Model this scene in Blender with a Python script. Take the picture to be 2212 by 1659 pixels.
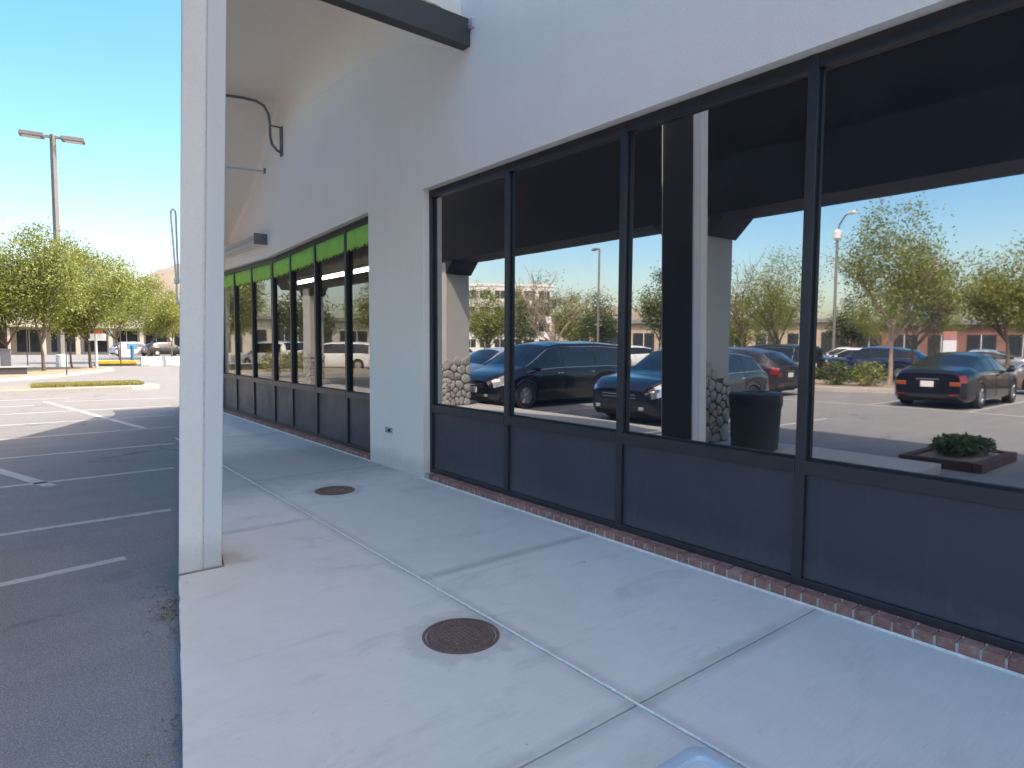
import bpy, bmesh, math, random
import numpy as np
from mathutils import Vector, Matrix
for o in list(bpy.data.objects): bpy.data.objects.remove(o)
SC = bpy.context.scene
COL = SC.collection
random.seed(7)

# ------------------------------------------------------------------ camera
YAW, PITCH, ROLL = math.radians(38.652), math.radians(3.693), math.radians(0.308)
fw = Vector((math.sin(YAW)*math.cos(PITCH), math.cos(YAW)*math.cos(PITCH), -math.sin(PITCH)))
rt = Vector((math.cos(YAW), -math.sin(YAW), 0)); up = rt.cross(fw)
rt, up = rt*math.cos(ROLL)+up*math.sin(ROLL), up*math.cos(ROLL)-rt*math.sin(ROLL)
cd = bpy.data.cameras.new('camera'); cam = bpy.data.objects.new('camera', cd); COL.objects.link(cam)
cam.matrix_world = Matrix(((rt.x, up.x, -fw.x, 0), (rt.y, up.y, -fw.y, 0), (rt.z, up.z, -fw.z, 1.55), (0, 0, 0, 1)))
cd.sensor_width = 36; cd.lens = 1363.7/2212*36; cd.clip_start = .05; cd.clip_end = 4000
SC.camera = cam

# ------------------------------------------------------------------ sky, sun, exposure
SUN_EL, SUN_AZ = math.radians(56), math.atan2(.85, -.53)      # azimuth measured from +Y towards +X
w = bpy.data.worlds.new('World'); SC.world = w; w.use_nodes = True
nt = w.node_tree; nt.nodes.clear()
sky = nt.nodes.new('ShaderNodeTexSky'); sky.sky_type = 'NISHITA'; sky.sun_disc = False
sky.sun_elevation = SUN_EL; sky.sun_rotation = SUN_AZ
sky.altitude = 0; sky.air_density = 1.0; sky.dust_density = 3.0; sky.ozone_density = 2.5
bgn = nt.nodes.new('ShaderNodeBackground'); bgn.inputs['Strength'].default_value = .15
outn = nt.nodes.new('ShaderNodeOutputWorld')
hs = nt.nodes.new('ShaderNodeHueSaturation'); hs.inputs['Saturation'].default_value = 1.42; hs.inputs['Hue'].default_value = .503
nt.links.new(sky.outputs[0], hs.inputs['Color']); wb = nt.nodes.new('ShaderNodeMix'); wb.data_type = 'RGBA'; wb.blend_type = 'MULTIPLY'; wb.inputs[0].default_value = 1; wb.inputs[7].default_value = (1.22, 1.02, .80, 1)
nt.links.new(hs.outputs[0], wb.inputs[6]); nt.links.new(wb.outputs[2], bgn.inputs[0]); nt.links.new(bgn.outputs[0], outn.inputs[0])
sd = bpy.data.lights.new('sun', 'SUN'); sd.energy = 2.0; sd.angle = math.radians(.53); sd.color = (1, .89, .76)
sun = bpy.data.objects.new('sun', sd); COL.objects.link(sun)
tr = Vector((-math.sin(SUN_AZ)*math.cos(SUN_EL), -math.cos(SUN_AZ)*math.cos(SUN_EL), -math.sin(SUN_EL)))
sun.rotation_euler = tr.to_track_quat('-Z', 'Y').to_euler(); sun.location = (20, 40, 40)
SC.view_settings.view_transform = 'Standard'; SC.view_settings.look = 'None'
SC.view_settings.exposure = 1.82; SC.view_settings.gamma = 1
SC.render.engine = 'CYCLES'
SC.cycles.adaptive_threshold = .02; SC.cycles.max_bounces = 6; SC.cycles.diffuse_bounces = 3; SC.cycles.glossy_bounces = 3; SC.cycles.transparent_max_bounces = 12
SC.cycles.use_denoising = True; SC.cycles.sample_clamp_indirect = 6

# ------------------------------------------------------------------ materials
MATS = {}
def nodes(m):
    m.use_nodes = True; t = m.node_tree; t.nodes.clear(); return t
def N(t, kind, **kw):
    n = t.nodes.new('ShaderNode'+kind)
    for k, v in kw.items():
        if k in n.inputs.keys() if isinstance(k, str) else False: n.inputs[k].default_value = v
        else: setattr(n, k, v)
    return n
def L(t, a, b): t.links.new(a, b)
def ramp(t, src, stops):
    r = t.nodes.new('ShaderNodeValToRGB'); e = r.color_ramp.elements
    while len(e) < len(stops): e.new(.5)
    for el, (p, c) in zip(e, stops): el.position = p; el.color = (*c, 1) if len(c) == 3 else c
    L(t, src, r.inputs[0]); return r.outputs[0]
def noise(t, vec, scale, detail=4, rough=.55, dist=0):
    n = t.nodes.new('ShaderNodeTexNoise'); n.inputs['Scale'].default_value = scale; n.inputs['Detail'].default_value = detail
    n.inputs['Roughness'].default_value = rough; n.inputs['Distortion'].default_value = dist
    L(t, vec, n.inputs['Vector']); return n.outputs['Fac']
def mix(t, fac, a, b, mode='MIX'):
    m = t.nodes.new('ShaderNodeMix'); m.data_type = 'RGBA'; m.blend_type = mode
    for s, v in ((0, fac), (6, a), (7, b)):
        if hasattr(v, 'links') or hasattr(v, 'is_linked'): L(t, v, m.inputs[s])
        else: m.inputs[s].default_value = v if s == 0 else ((*v, 1) if len(v) == 3 else v)
    return m.outputs[2]
def math_(t, op, a, b=None, clamp=False):
    m = t.nodes.new('ShaderNodeMath'); m.operation = op; m.use_clamp = clamp
    for s, v in ((0, a), (1, b)):
        if v is None: continue
        if hasattr(v, 'is_linked'): L(t, v, m.inputs[s])
        else: m.inputs[s].default_value = v
    return m.outputs[0]
def pos(t): return t.nodes.new('ShaderNodeNewGeometry').outputs['Position']
def bump(t, h, strength, dist=.01):
    b = t.nodes.new('ShaderNodeBump'); b.inputs['Strength'].default_value = strength; b.inputs['Distance'].default_value = dist
    L(t, h, b.inputs['Height']); return b.outputs[0]
def finish(t, col, rough=.6, metal=0, normal=None, coat=0, spec=.5, emis=None, estr=0):
    p = t.nodes.new('ShaderNodeBsdfPrincipled'); o = t.nodes.new('ShaderNodeOutputMaterial')
    for k, v in (('Base Color', col), ('Roughness', rough), ('Metallic', metal)):
        if hasattr(v, 'is_linked'): L(t, v, p.inputs[k])
        else: p.inputs[k].default_value = (*v, 1) if k == 'Base Color' else v
    p.inputs['Coat Weight'].default_value = coat; p.inputs['Coat Roughness'].default_value = .03
    p.inputs['Specular IOR Level'].default_value = spec
    if normal: L(t, normal, p.inputs['Normal'])
    if emis: p.inputs['Emission Color'].default_value = (*emis, 1); p.inputs['Emission Strength'].default_value = estr
    L(t, p.outputs[0], o.inputs[0]); return p
def simple(name, col, rough=.6, metal=0, var=.12, scale=6, coat=0, bmp=0, bscale=60, spec=.5):
    if name in MATS: return MATS[name]
    m = bpy.data.materials.new(name); t = nodes(m); ps = pos(t)
    n = noise(t, ps, scale, 5, .6)
    a = tuple(max(0, c*(1-var)) for c in col); b = tuple(min(1, c*(1+var)) for c in col)
    c = ramp(t, n, [(.3, a), (.7, b)])
    nm = bump(t, noise(t, ps, bscale, 3), bmp) if bmp else None
    finish(t, c, rough, metal, nm, coat, spec); MATS[name] = m; return m

def m_asphalt():
    m = bpy.data.materials.new('asphalt'); t = nodes(m); ps = pos(t)
    big = noise(t, ps, .18, 5, .6); med = noise(t, ps, 1.3, 5, .65); fine = noise(t, ps, 140, 2, .7)
    mp = t.nodes.new('ShaderNodeMapping'); mp.inputs['Scale'].default_value = (.35, 2.2, 1); L(t, ps, mp.inputs[0])
    streak = noise(t, mp.outputs[0], 1.4, 5, .6, .6)
    c = ramp(t, big, [(.25, (.185, .182, .180)), (.75, (.25, .245, .238))])
    c = mix(t, .5, c, ramp(t, med, [(.3, (.165, .163, .162)), (.7, (.275, .269, .262))]))
    c = mix(t, .35, c, ramp(t, streak, [(.35, (.145, .143, .142)), (.65, (.28, .274, .267))]))
    c = mix(t, .55, c, ramp(t, fine, [(.3, (.08, .078, .076)), (.5, (.195, .193, .19)), (.72, (.45, .44, .425))]))
    vo = t.nodes.new('ShaderNodeTexVoronoi'); vo.feature = 'DISTANCE_TO_EDGE'; vo.inputs['Scale'].default_value = .32
    wob = t.nodes.new('ShaderNodeTexNoise'); wob.inputs['Scale'].default_value = 1.6; wob.inputs['Detail'].default_value = 6; L(t, ps, wob.inputs['Vector'])
    va = t.nodes.new('ShaderNodeVectorMath'); va.operation = 'MULTIPLY_ADD'; L(t, wob.outputs['Color'], va.inputs[0]); va.inputs[1].default_value = (1.3, 1.3, 0); L(t, ps, va.inputs[2])
    L(t, va.outputs[0], vo.inputs['Vector'])
    crack = ramp(t, vo.outputs['Distance'], [(0, (.9, .9, .9)), (.012, (0, 0, 0))])
    gate = ramp(t, noise(t, ps, .5, 3), [(.48, (0, 0, 0)), (.6, (.8, .8, .8))])
    c = mix(t, mix(t, 1, crack, gate, 'MULTIPLY'), c, (.045, .045, .047))
    oil = ramp(t, noise(t, ps, .55, 4, .7), [(.62, (0, 0, 0)), (.75, (.45, .45, .45))])
    c = mix(t, oil, c, (.055, .055, .056))
    nm = bump(t, fine, .5, .004); finish(t, c, .9, 0, nm, spec=.25); return m
def m_concrete(name, base, dirt=True, joints=False):
    m = bpy.data.materials.new(name); t = nodes(m); ps = pos(t)
    sc = lambda k: tuple(x*k for x in base)
    big = noise(t, ps, .9, 6, .62, .4); med = noise(t, ps, 4.5, 6, .7, .3); fine = noise(t, ps, 260, 2, .6)
    c = ramp(t, big, [(.28, sc(.88)), (.5, sc(1)), (.74, sc(1.06))])
    c = mix(t, .4, c, ramp(t, med, [(.3, sc(.86)), (.7, sc(1.1))]))
    c = mix(t, .18, c, ramp(t, fine, [(.3, sc(.6)), (.7, sc(1.3))]))
    if dirt:
        mp = t.nodes.new('ShaderNodeMapping'); mp.inputs['Scale'].default_value = (1.0, 2.6, 1); mp.inputs['Rotation'].default_value = (0, 0, .4); L(t, ps, mp.inputs[0])
        sm = ramp(t, noise(t, mp.outputs[0], 1.1, 6, .68, .8), [(.55, (0, 0, 0)), (.72, (.36, .36, .36))])
        c = mix(t, sm, c, (.27, .24, .20))
        sc2 = ramp(t, noise(t, mp.outputs[0], 9, 3, .5, 1.2), [(.74, (0, 0, 0)), (.78, (.5, .5, .5))])
        c = mix(t, sc2, c, (.14, .135, .13))
    if joints:
        oi = t.nodes.new('ShaderNodeObjectInfo'); c = mix(t, 1, c, ramp(t, oi.outputs['Random'], [(0, (.93, .94, .95)), (1, (1.03, 1.02, 1.0))]), 'MULTIPLY')
    if dirt:
        vs = t.nodes.new('ShaderNodeTexVoronoi'); vs.inputs['Scale'].default_value = 5.5; vs.inputs['Randomness'].default_value = 1; L(t, ps, vs.inputs['Vector'])
        spot = ramp(t, math_(t, 'ADD', vs.outputs['Distance'], math_(t, 'MULTIPLY', noise(t, ps, 45, 3), .05)), [(.035, (.55, .55, .55)), (.06, (0, 0, 0))])
        keep = ramp(t, noise(t, ps, 2.3, 2), [(.5, (0, 0, 0)), (.58, (1, 1, 1))])
        c = mix(t, mix(t, 1, spot, keep, 'MULTIPLY'), c, (.13, .12, .11))
        hair = ramp(t, noise(t, mp.outputs[0], 3.1, 2, .3, 2.5), [(.497, (0, 0, 0)), (.5, (.35, .35, .35)), (.503, (0, 0, 0))])
        c = mix(t, mix(t, 1, hair, ramp(t, noise(t, ps, 1.3, 3), [(.55, (0, 0, 0)), (.62, (1, 1, 1))]), 'MULTIPLY'), c, (.16, .15, .14))
    if joints:
        for (mx_, my_, mr) in ((1.83, 2.71, .205), (2.63, 6.25, .205), (1.19, 4.72, .05)):
            ds = t.nodes.new('ShaderNodeVectorMath'); ds.operation = 'DISTANCE'; L(t, ps, ds.inputs[0]); ds.inputs[1].default_value = (mx_, my_, 0)
            dd = math_(t, 'SUBTRACT', math_(t, 'SUBTRACT', ds.outputs['Value'], mr), math_(t, 'MULTIPLY', math_(t, 'SUBTRACT', noise(t, ps, 6, 5, .7), .42), .5))
            c = mix(t, ramp(t, dd, [(0, (.26, .26, .26)), (.09, (0, 0, 0))]), c, (.20, .165, .135))
        sx = t.nodes.new('ShaderNodeSeparateXYZ'); L(t, ps, sx.inputs[0])
        def per(off): return math_(t, 'MULTIPLY', math_(t, 'ABSOLUTE', math_(t, 'SUBTRACT', math_(t, 'FRACT', math_(t, 'DIVIDE', math_(t, 'ADD', sx.outputs[1], 36.7+1.835-off), 3.67)), .5)), 3.67)
        dl = math_(t, 'ADD', per(1.71), math_(t, 'MULTIPLY', math_(t, 'GREATER_THAN', sx.outputs[0], 2.07), 9.0))
        dr = math_(t, 'MINIMUM', per(3.545), math_(t, 'ABSOLUTE', math_(t, 'SUBTRACT', sx.outputs[1], 1.71)))
        dr = math_(t, 'ADD', dr, math_(t, 'MULTIPLY', math_(t, 'LESS_THAN', sx.outputs[0], 2.07), 9.0))
        f = math_(t, 'MINIMUM', dl, dr)
        wide = noise(t, ps, 5, 5, .7)
        d = math_(t, 'SUBTRACT', f, math_(t, 'MULTIPLY', wide, .055))
        jd = ramp(t, d, [(0, (.38, .38, .38)), (.045, (0, 0, 0))])
        pat = ramp(t, noise(t, ps, 1.6, 4, .6), [(.3, (.25, .25, .25)), (.65, (1, 1, 1))])
        c = mix(t, mix(t, 1, jd, pat, 'MULTIPLY'), c, (.17, .155, .135))
        d2 = math_(t, 'SUBTRACT', math_(t, 'ABSOLUTE', math_(t, 'SUBTRACT', sx.outputs[0], 2.07)), math_(t, 'MULTIPLY', wide, .06))
        jd2 = ramp(t, d2, [(0, (.34, .34, .13)), (.05, (0, 0, 0))])
        c = mix(t, mix(t, 1, jd2, pat, 'MULTIPLY'), c, (.17, .16, .145))
        # damp dirty band across the walk near the far cover
        d3 = math_(t, 'SUBTRACT', math_(t, 'ABSOLUTE', math_(t, 'SUBTRACT', sx.outputs[1], 7.9)), math_(t, 'MULTIPLY', med, 1.7))
        c = mix(t, ramp(t, d3, [(0, (.5, .5, .5)), (.8, (0, 0, 0))]), c, (.19, .17, .145))
    bm = t.nodes.new('ShaderNodeMapping'); bm.inputs['Scale'].default_value = (4, 110, 1); L(t, ps, bm.inputs[0]); br_ = noise(t, bm.outputs[0], 1, 3, .6)
    c = mix(t, .14, c, ramp(t, br_, [(.3, sc(.72)), (.7, sc(1.2))]))
    nm = bump(t, mix(t, .5, br_, fine), .2, .004)
    finish(t, c, .82, 0, nm, spec=.3); return m
def m_stucco(name, base, scale=75, strength=.6):
    m = bpy.data.materials.new(name); t = nodes(m); ps = pos(t)
    n = noise(t, ps, scale, 4, .65); b = noise(t, ps, .8, 5, .6)
    mp = t.nodes.new('ShaderNodeMapping'); mp.inputs['Scale'].default_value = (3, 3, .25); L(t, ps, mp.inputs[0])
    st = noise(t, mp.outputs[0], 2.2, 5, .65)
    k = lambda f: tuple(min(.93, x*f) for x in base)
    c = ramp(t, b, [(.3, k(.94)), (.7, k(1.04))])
    c = mix(t, .3, c, ramp(t, st, [(.3, k(.94)), (.65, k(1.03))]))
    sz = t.nodes.new('ShaderNodeSeparateXYZ'); L(t, ps, sz.inputs[0])
    gr = ramp(t, math_(t, 'SUBTRACT', sz.outputs[2], math_(t, 'MULTIPLY', noise(t, ps, 7, 5, .7), .22)), [(-.1, (.45, .45, .45)), (.14, (0, 0, 0))])
    c = mix(t, gr, c, (.40, .34, .28))
    pk = ramp(t, noise(t, ps, 26, 2, .5), [(.74, (0, 0, 0)), (.78, (.4, .4, .4))])
    c = mix(t, pk, c, (.45, .40, .35))
    c = mix(t, .2, c, ramp(t, n, [(.3, k(.74)), (.7, k(1.12))]))
    finish(t, c, .85, 0, bump(t, n, strength, .004), spec=.25); return m
def m_glass(name, dark, refl, clear=0, rough=.016, wob=.012):
    m = bpy.data.materials.new(name); t = nodes(m); ps = pos(t)
    g = t.nodes.new('ShaderNodeBsdfGlossy'); g.inputs['Roughness'].default_value = rough; g.inputs['Color'].default_value = (.95, .96, .97, 1)
    nm = bump(t, noise(t, ps, .9, 2, .4), wob, .05); L(t, nm, g.inputs['Normal'])
    d = t.nodes.new('ShaderNodeBsdfDiffuse'); L(t, ramp(t, noise(t, ps, 2.2, 6, .7, .8), [(.35, dark), (.6, tuple(2.0*q for q in dark)), (.8, tuple(3.6*q for q in dark))]), d.inputs['Color'])
    base = d.outputs[0]
    if clear:
        tp = t.nodes.new('ShaderNodeBsdfTransparent'); tp.inputs['Color'].default_value = (.80, .83, .82, 1)
        mx = t.nodes.new('ShaderNodeMixShader'); mx.inputs[0].default_value = clear; L(t, base, mx.inputs[1]); L(t, tp.outputs[0], mx.inputs[2]); base = mx.outputs[0]
    lw = t.nodes.new('ShaderNodeFresnel'); lw.inputs['IOR'].default_value = 1.52
    dust = ramp(t, noise(t, ps, 1.7, 5, .6), [(.3, (.94, .94, .94)), (.7, (1, 1, 1))])
    f = math_(t, 'MULTIPLY', math_(t, 'ADD', lw.outputs[0], refl, True), dust)
    gb = t.nodes.new('ShaderNodeNewGeometry'); f = math_(t, 'MULTIPLY', f, math_(t, 'SUBTRACT', 1.0, gb.outputs['Backfacing']))
    mx = t.nodes.new('ShaderNodeMixShader'); L(t, f, mx.inputs[0]); L(t, base, mx.inputs[1]); L(t, g.outputs[0], mx.inputs[2])
    o = t.nodes.new('ShaderNodeOutputMaterial'); L(t, mx.outputs[0], o.inputs[0]); return m
def m_leaf(name, cols, transl=.45):
    m = bpy.data.materials.new(name); t = nodes(m)
    gi = t.nodes.new('ShaderNodeNewGeometry')
    c = ramp(t, gi.outputs['Random Per Island'], [(i/(len(cols)-1) if len(cols) > 1 else 0, x) for i, x in enumerate(cols)])
    d = t.nodes.new('ShaderNodeBsdfDiffuse'); L(t, c, d.inputs[0])
    tl = t.nodes.new('ShaderNodeBsdfTranslucent'); L(t, mix(t, .5, c, (.20, .26, .03)), tl.inputs[0])
    mx = t.nodes.new('ShaderNodeMixShader'); mx.inputs[0].default_value = transl; L(t, d.outputs[0], mx.inputs[1]); L(t, tl.outputs[0], mx.inputs[2])
    g = t.nodes.new('ShaderNodeBsdfGlossy'); g.inputs['Roughness'].default_value = .45
    m2 = t.nodes.new('ShaderNodeMixShader'); m2.inputs[0].default_value = .05; L(t, mx.outputs[0], m2.inputs[1]); L(t, g.outputs[0], m2.inputs[2])
    o = t.nodes.new('ShaderNodeOutputMaterial'); L(t, m2.outputs[0], o.inputs[0]); return m
def m_paintline():
    m = bpy.data.materials.new('worn_white_paint'); t = nodes(m); ps = pos(t)
    n = noise(t, ps, 9, 6, .7); f = noise(t, ps, 120, 2, .6)
    c = ramp(t, n, [(.28, (.13, .13, .13)), (.42, (.40, .39, .37)), (.7, (.54, .52, .49))])
    c = mix(t, .35, c, ramp(t, f, [(.3, (.12, .12, .12)), (.6, (.55, .55, .53))]))
    finish(t, c, .85, 0, bump(t, f, .4, .003), spec=.2); return m
def m_brick():
    m = bpy.data.materials.new('red_brick'); t = nodes(m); ps = pos(t)
    oi = t.nodes.new('ShaderNodeObjectInfo')
    c = ramp(t, oi.outputs['Random'], [(0, (.21, .085, .07)), (.5, (.33, .14, .11)), (1, (.44, .21, .165))])
    n = noise(t, ps, 22, 6, .7)
    c = mix(t, .5, c, ramp(t, n, [(.3, (.19, .085, .07)), (.7, (.43, .23, .185))]))
    c = mix(t, ramp(t, noise(t, ps, 14, 5, .7), [(.52, (0, 0, 0)), (.72, (.6, .6, .6))]), c, (.50, .42, .37))
    finish(t, c, .85, 0, bump(t, noise(t, ps, 160, 3), .5, .004), spec=.3); return m
def m_rust():
    m = bpy.data.materials.new('rusty_cast_iron'); t = nodes(m); ps = pos(t)
    n = noise(t, ps, 30, 6, .7); f = noise(t, ps, 180, 3, .6)
    c = ramp(t, n, [(.3, (.13, .08, .065)), (.55, (.20, .122, .098)), (.75, (.27, .16, .12))])
    c = mix(t, ramp(t, f, [(.66, (0, 0, 0)), (.75, (.55, .55, .55))]), c, (.22, .18, .16))
    finish(t, c, .7, .25, bump(t, f, .7, .004)); return m

def m_panel():
    m = bpy.data.materials.new('charcoal_panel'); t = nodes(m); ps = pos(t)
    c = ramp(t, noise(t, ps, .9, 5, .6), [(.3, (.038, .035, .052)), (.7, (.052, .048, .068))])
    mp = t.nodes.new('ShaderNodeMapping'); mp.inputs['Scale'].default_value = (1, 5, .5); L(t, ps, mp.inputs[0])
    drip = ramp(t, noise(t, mp.outputs[0], 3, 6, .7), [(.55, (0, 0, 0)), (.8, (.22, .22, .22))])
    c = mix(t, drip, c, (.13, .125, .125))
    sz = t.nodes.new('ShaderNodeSeparateXYZ'); L(t, ps, sz.inputs[0])
    spl = ramp(t, math_(t, 'SUBTRACT', sz.outputs[2], math_(t, 'MULTIPLY', noise(t, ps, 9, 6, .75), .3)), [(0, (.25, .25, .25)), (.12, (0, 0, 0))])
    c = mix(t, spl, c, (.14, .125, .12))
    scr = ramp(t, noise(t, mp.outputs[0], 40, 2, .5, 1), [(.76, (0, 0, 0)), (.79, (.3, .3, .3))])
    c = mix(t, scr, c, (.2, .2, .2))
    finish(t, c, ramp(t, noise(t, ps, 2, 5, .6), [(.3, (.34, .34, .34)), (.7, (.55, .55, .55))]), 0, bump(t, noise(t, ps, 1.4, 2), .05, .02)); return m
ASPH = m_asphalt(); CONC = m_concrete('walk_concrete', (.70, .65, .58), True, True); CURB = m_concrete('curb_concrete', (.40, .385, .35))
WHITE = m_stucco('white_stucco', (.95, .81, .71)); PILW = m_stucco('pillar_stucco', (.86, .81, .75), 75, .55)
TRIM = m_stucco('white_trim', (.72, .71, .69), 200, .08)
GLASS1 = m_glass('reflective_storefront_glass', (.010, .011, .016), .42)
GLASS2 = m_glass('clear_storefront_glass', (.012, .012, .014), .10, .95)
FRAME = simple('dark_bronze_frame', (.044, .042, .050), .38, .35, .1, 3)
PANEL = m_panel()
GASK = simple('black_gasket', (.008, .008, .010), .5)
BEAM = simple('dark_grey_painted_beam', (.055, .053, .052), .6, 0, .12, 4, bmp=.1)
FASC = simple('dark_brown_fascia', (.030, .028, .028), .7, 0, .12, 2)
SEAL = simple('pale_joint_sealant', (.76, .72, .66), .6, 0, .2, 40)
PAINT = m_paintline(); BRICK = m_brick(); RUST = m_rust()
MORTAR = simple('mortar', (.47, .41, .37), .9, 0, .2, 30)
METAL = simple('weathered_grey_metal', (.18, .18, .19), .45, .6, .15, 8)
GALV = simple('grey_painted_pole', (.20, .185, .17), .5, .2, .1, 3)
ALUM = simple('pale_aluminium', (.62, .62, .64), .35, .5, .06, 8)
STONE = simple('pale_field_stone', (.36, .34, .31), .85, 0, .25, 7, bmp=.4, bscale=40)
STMORT = simple('dark_stone_mortar', (.075, .072, .068), .95, 0, .2, 20)
BARK = simple('grey_brown_bark', (.15, .115, .085), .9, 0, .3, 9, bmp=.6, bscale=30)
BARKP = simple('pale_tan_bark', (.34, .26, .19), .85, 0, .25, 9, bmp=.5, bscale=30)
SOIL = simple('tan_bare_soil', (.30, .235, .16), .95, 0, .2, 1.5, bmp=.3)
CARGL = simple('dark_car_glass', (.012, .014, .016), .03, 0, .05, 1, spec=.8)
TYRE = simple('tyre_rubber', (.022, .022, .023), .8); RIM = simple('silver_alloy', (.55, .55, .56), .25, .9, .05)
CHROME = simple('chrome_trim', (.75, .75, .76), .12, 1, .03)
BLACK = simple('black_plastic', (.015, .015, .016), .5)
HLAMP = simple('headlamp_lens', (.75, .76, .78), .08, .6, .25, 14, 1)
TLAMP = simple('red_tail_lens', (.20, .012, .01), .12, 0, .15, 12, 1)
AMBER = simple('amber_lens', (.30, .065, .015), .12, 0, .15, 12, 1)
PLATE = simple('white_plate', (.72, .72, .74), .4, 0, .08, 20)
GREENF = simple('green_fabric', (.30, .60, .085), .75, 0, .14, 4)
def paint(name, c, rough=.28, metal=.25): return simple(name, c, rough, metal, .06, 1, .7)
NAVY = paint('navy_car_paint', (.006, .007, .014)); SILV = paint('silver_car_paint', (.52, .53, .54), .3, .5)
GREYP = paint('grey_blue_car_paint', (.035, .038, .045), .25, .4); WHITEP = paint('white_car_paint', (.78, .78, .77), .3, 0)
BLUEP = paint('blue_car_paint', (.018, .032, .085)); REDP = paint('plum_car_paint', (.030, .022, .030)); BLKP = paint('black_car_paint', (.010, .010, .012))
TANP = paint('champagne_car_paint', (.30, .25, .19), .3, .5)

# ------------------------------------------------------------------ mesh helpers
class MB:
    def __init__(s): s.v = []; s.f = []
    def add(s, v, f):
        n = len(s.v); s.v += [tuple(p) for p in v]; s.f += [tuple(i+n for i in q) for q in f]; return s
    def box(s, a, b, rot=0, piv=None):
        x0, y0, z0 = a; x1, y1, z1 = b
        v = [(x0,y0,z0),(x1,y0,z0),(x1,y1,z0),(x0,y1,z0),(x0,y0,z1),(x1,y0,z1),(x1,y1,z1),(x0,y1,z1)]
        if rot:
            px, py = piv or ((x0+x1)/2, (y0+y1)/2); c, sn = math.cos(rot), math.sin(rot)
            v = [(px+(x-px)*c-(y-py)*sn, py+(x-px)*sn+(y-py)*c, z) for x, y, z in v]
        return s.add(v, [(0,3,2,1),(4,5,6,7),(0,1,5,4),(1,2,6,5),(2,3,7,6),(3,0,4,7)])
    def prism(s, pts, z0, z1):                       # pts: xy polygon counter-clockwise
        n = len(pts); v = [(x, y, z0) for x, y in pts]+[(x, y, z1) for x, y in pts]
        f = [tuple(range(n))[::-1], tuple(range(n, 2*n))]+[(i, (i+1)%n, n+(i+1)%n, n+i) for i in range(n)]
        return s.add(v, f)
    def xprism(s, yz, x0, x1):                       # polygon in y,z extruded along x
        n = len(yz); v = [(x0, y, z) for y, z in yz]+[(x1, y, z) for y, z in yz]
        f = [tuple(range(n)), tuple(range(n, 2*n))[::-1]]+[(i, n+i, n+(i+1)%n, (i+1)%n) for i in range(n)]
        return s.add(v, f)
    def tube(s, path, r, seg=8, cap=True):
        P = [Vector(p) for p in path]; R = r if isinstance(r, (list, tuple)) else [r]*len(P)
        rings = []; ref = Vector((0, 0, 1))
        for i, p in enumerate(P):
            t = (P[min(i+1, len(P)-1)]-P[max(i-1, 0)]).normalized()
            if i == 0:
                ref = Vector((0, 0, 1)) if abs(t.z) < .9 else Vector((1, 0, 0))
            a = (ref-t*ref.dot(t)).normalized(); b = t.cross(a); ref = a
            rings.append([p+(a*math.cos(2*math.pi*k/seg)+b*math.sin(2*math.pi*k/seg))*R[i] for k in range(seg)])
        v = [q for g in rings for q in g]; f = []
        for i in range(len(P)-1):
            for k in range(seg):
                k2 = (k+1) % seg; f.append((i*seg+k, i*seg+k2, (i+1)*seg+k2, (i+1)*seg+k))
        if cap: f += [tuple(range(seg))[::-1], tuple(range((len(P)-1)*seg, len(P)*seg))]
        return s.add(v, f)
    def lathe(s, prof, c=(0, 0, 0), seg=24, axis='z', cap=True):
        v = []
        for r, h in prof:
            for k in range(seg):
                a = 2*math.pi*k/seg; x, y = r*math.cos(a), r*math.sin(a)
                v.append((c[0]+x, c[1]+y, c[2]+h) if axis == 'z' else (c[0]+x, c[1]+h, c[2]+y))
        f = []
        for i in range(len(prof)-1):
            for k in range(seg):
                k2 = (k+1) % seg; q = (i*seg+k, i*seg+k2, (i+1)*seg+k2, (i+1)*seg+k)
                f.append(q if axis == 'z' else q[::-1])
        if cap:
            a = tuple(range(seg)); b = tuple(range((len(prof)-1)*seg, len(prof)*seg))
            f += [a[::-1], b] if axis == 'z' else [a, b[::-1]]
        return s.add(v, f)
    def build(s, name, mat, parent=None, smooth=False, bevel=0, kind=None, loc=None, rotz=0):
        me = bpy.data.meshes.new(name); me.from_pydata(s.v, [], s.f); me.update()
        if smooth:
            me.polygons.foreach_set('use_smooth', [True]*len(me.polygons))
            try: me.set_sharp_from_angle(angle=math.radians(40))
            except Exception: pass
        me.materials.append(mat)
        o = bpy.data.objects.new(name, me); COL.objects.link(o)
        if parent: o.parent = parent
        if loc: o.location = loc
        if rotz: o.rotation_euler.z = rotz
        if bevel:
            b = o.modifiers.new('bevel', 'BEVEL'); b.width = bevel; b.segments = 2; b.limit_method = 'ANGLE'
        if kind: o['kind'] = kind
        return o
def empty(name, loc=(0, 0, 0), rotz=0):
    o = bpy.data.objects.new(name, None); o.empty_display_size = .2; COL.objects.link(o); o.location = loc; o.rotation_euler.z = rotz; return o
def tag(o, label, cat, group=None):
    o['label'] = label; o['category'] = cat
    if group: o['group'] = group
    return o
def copy_tree(o, parent=None):
    c = o.copy(); COL.objects.link(c); c.parent = parent
    for ch in o.children: copy_tree(ch, c)
    return c
def share(o, name, parent, loc, rotz=0, scale=None):
    c = bpy.data.objects.new(name, o.data); COL.objects.link(c); c.parent = parent; c.location = loc; c.rotation_euler.z = rotz
    if scale: c.scale = scale
    return c

def smooth1(a, k):
    ker = np.hanning(2*k+3)[1:-1]; ker /= ker.sum(); return np.convolve(np.pad(a, k, mode='edge'), ker, 'same')[k:-k]
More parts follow.
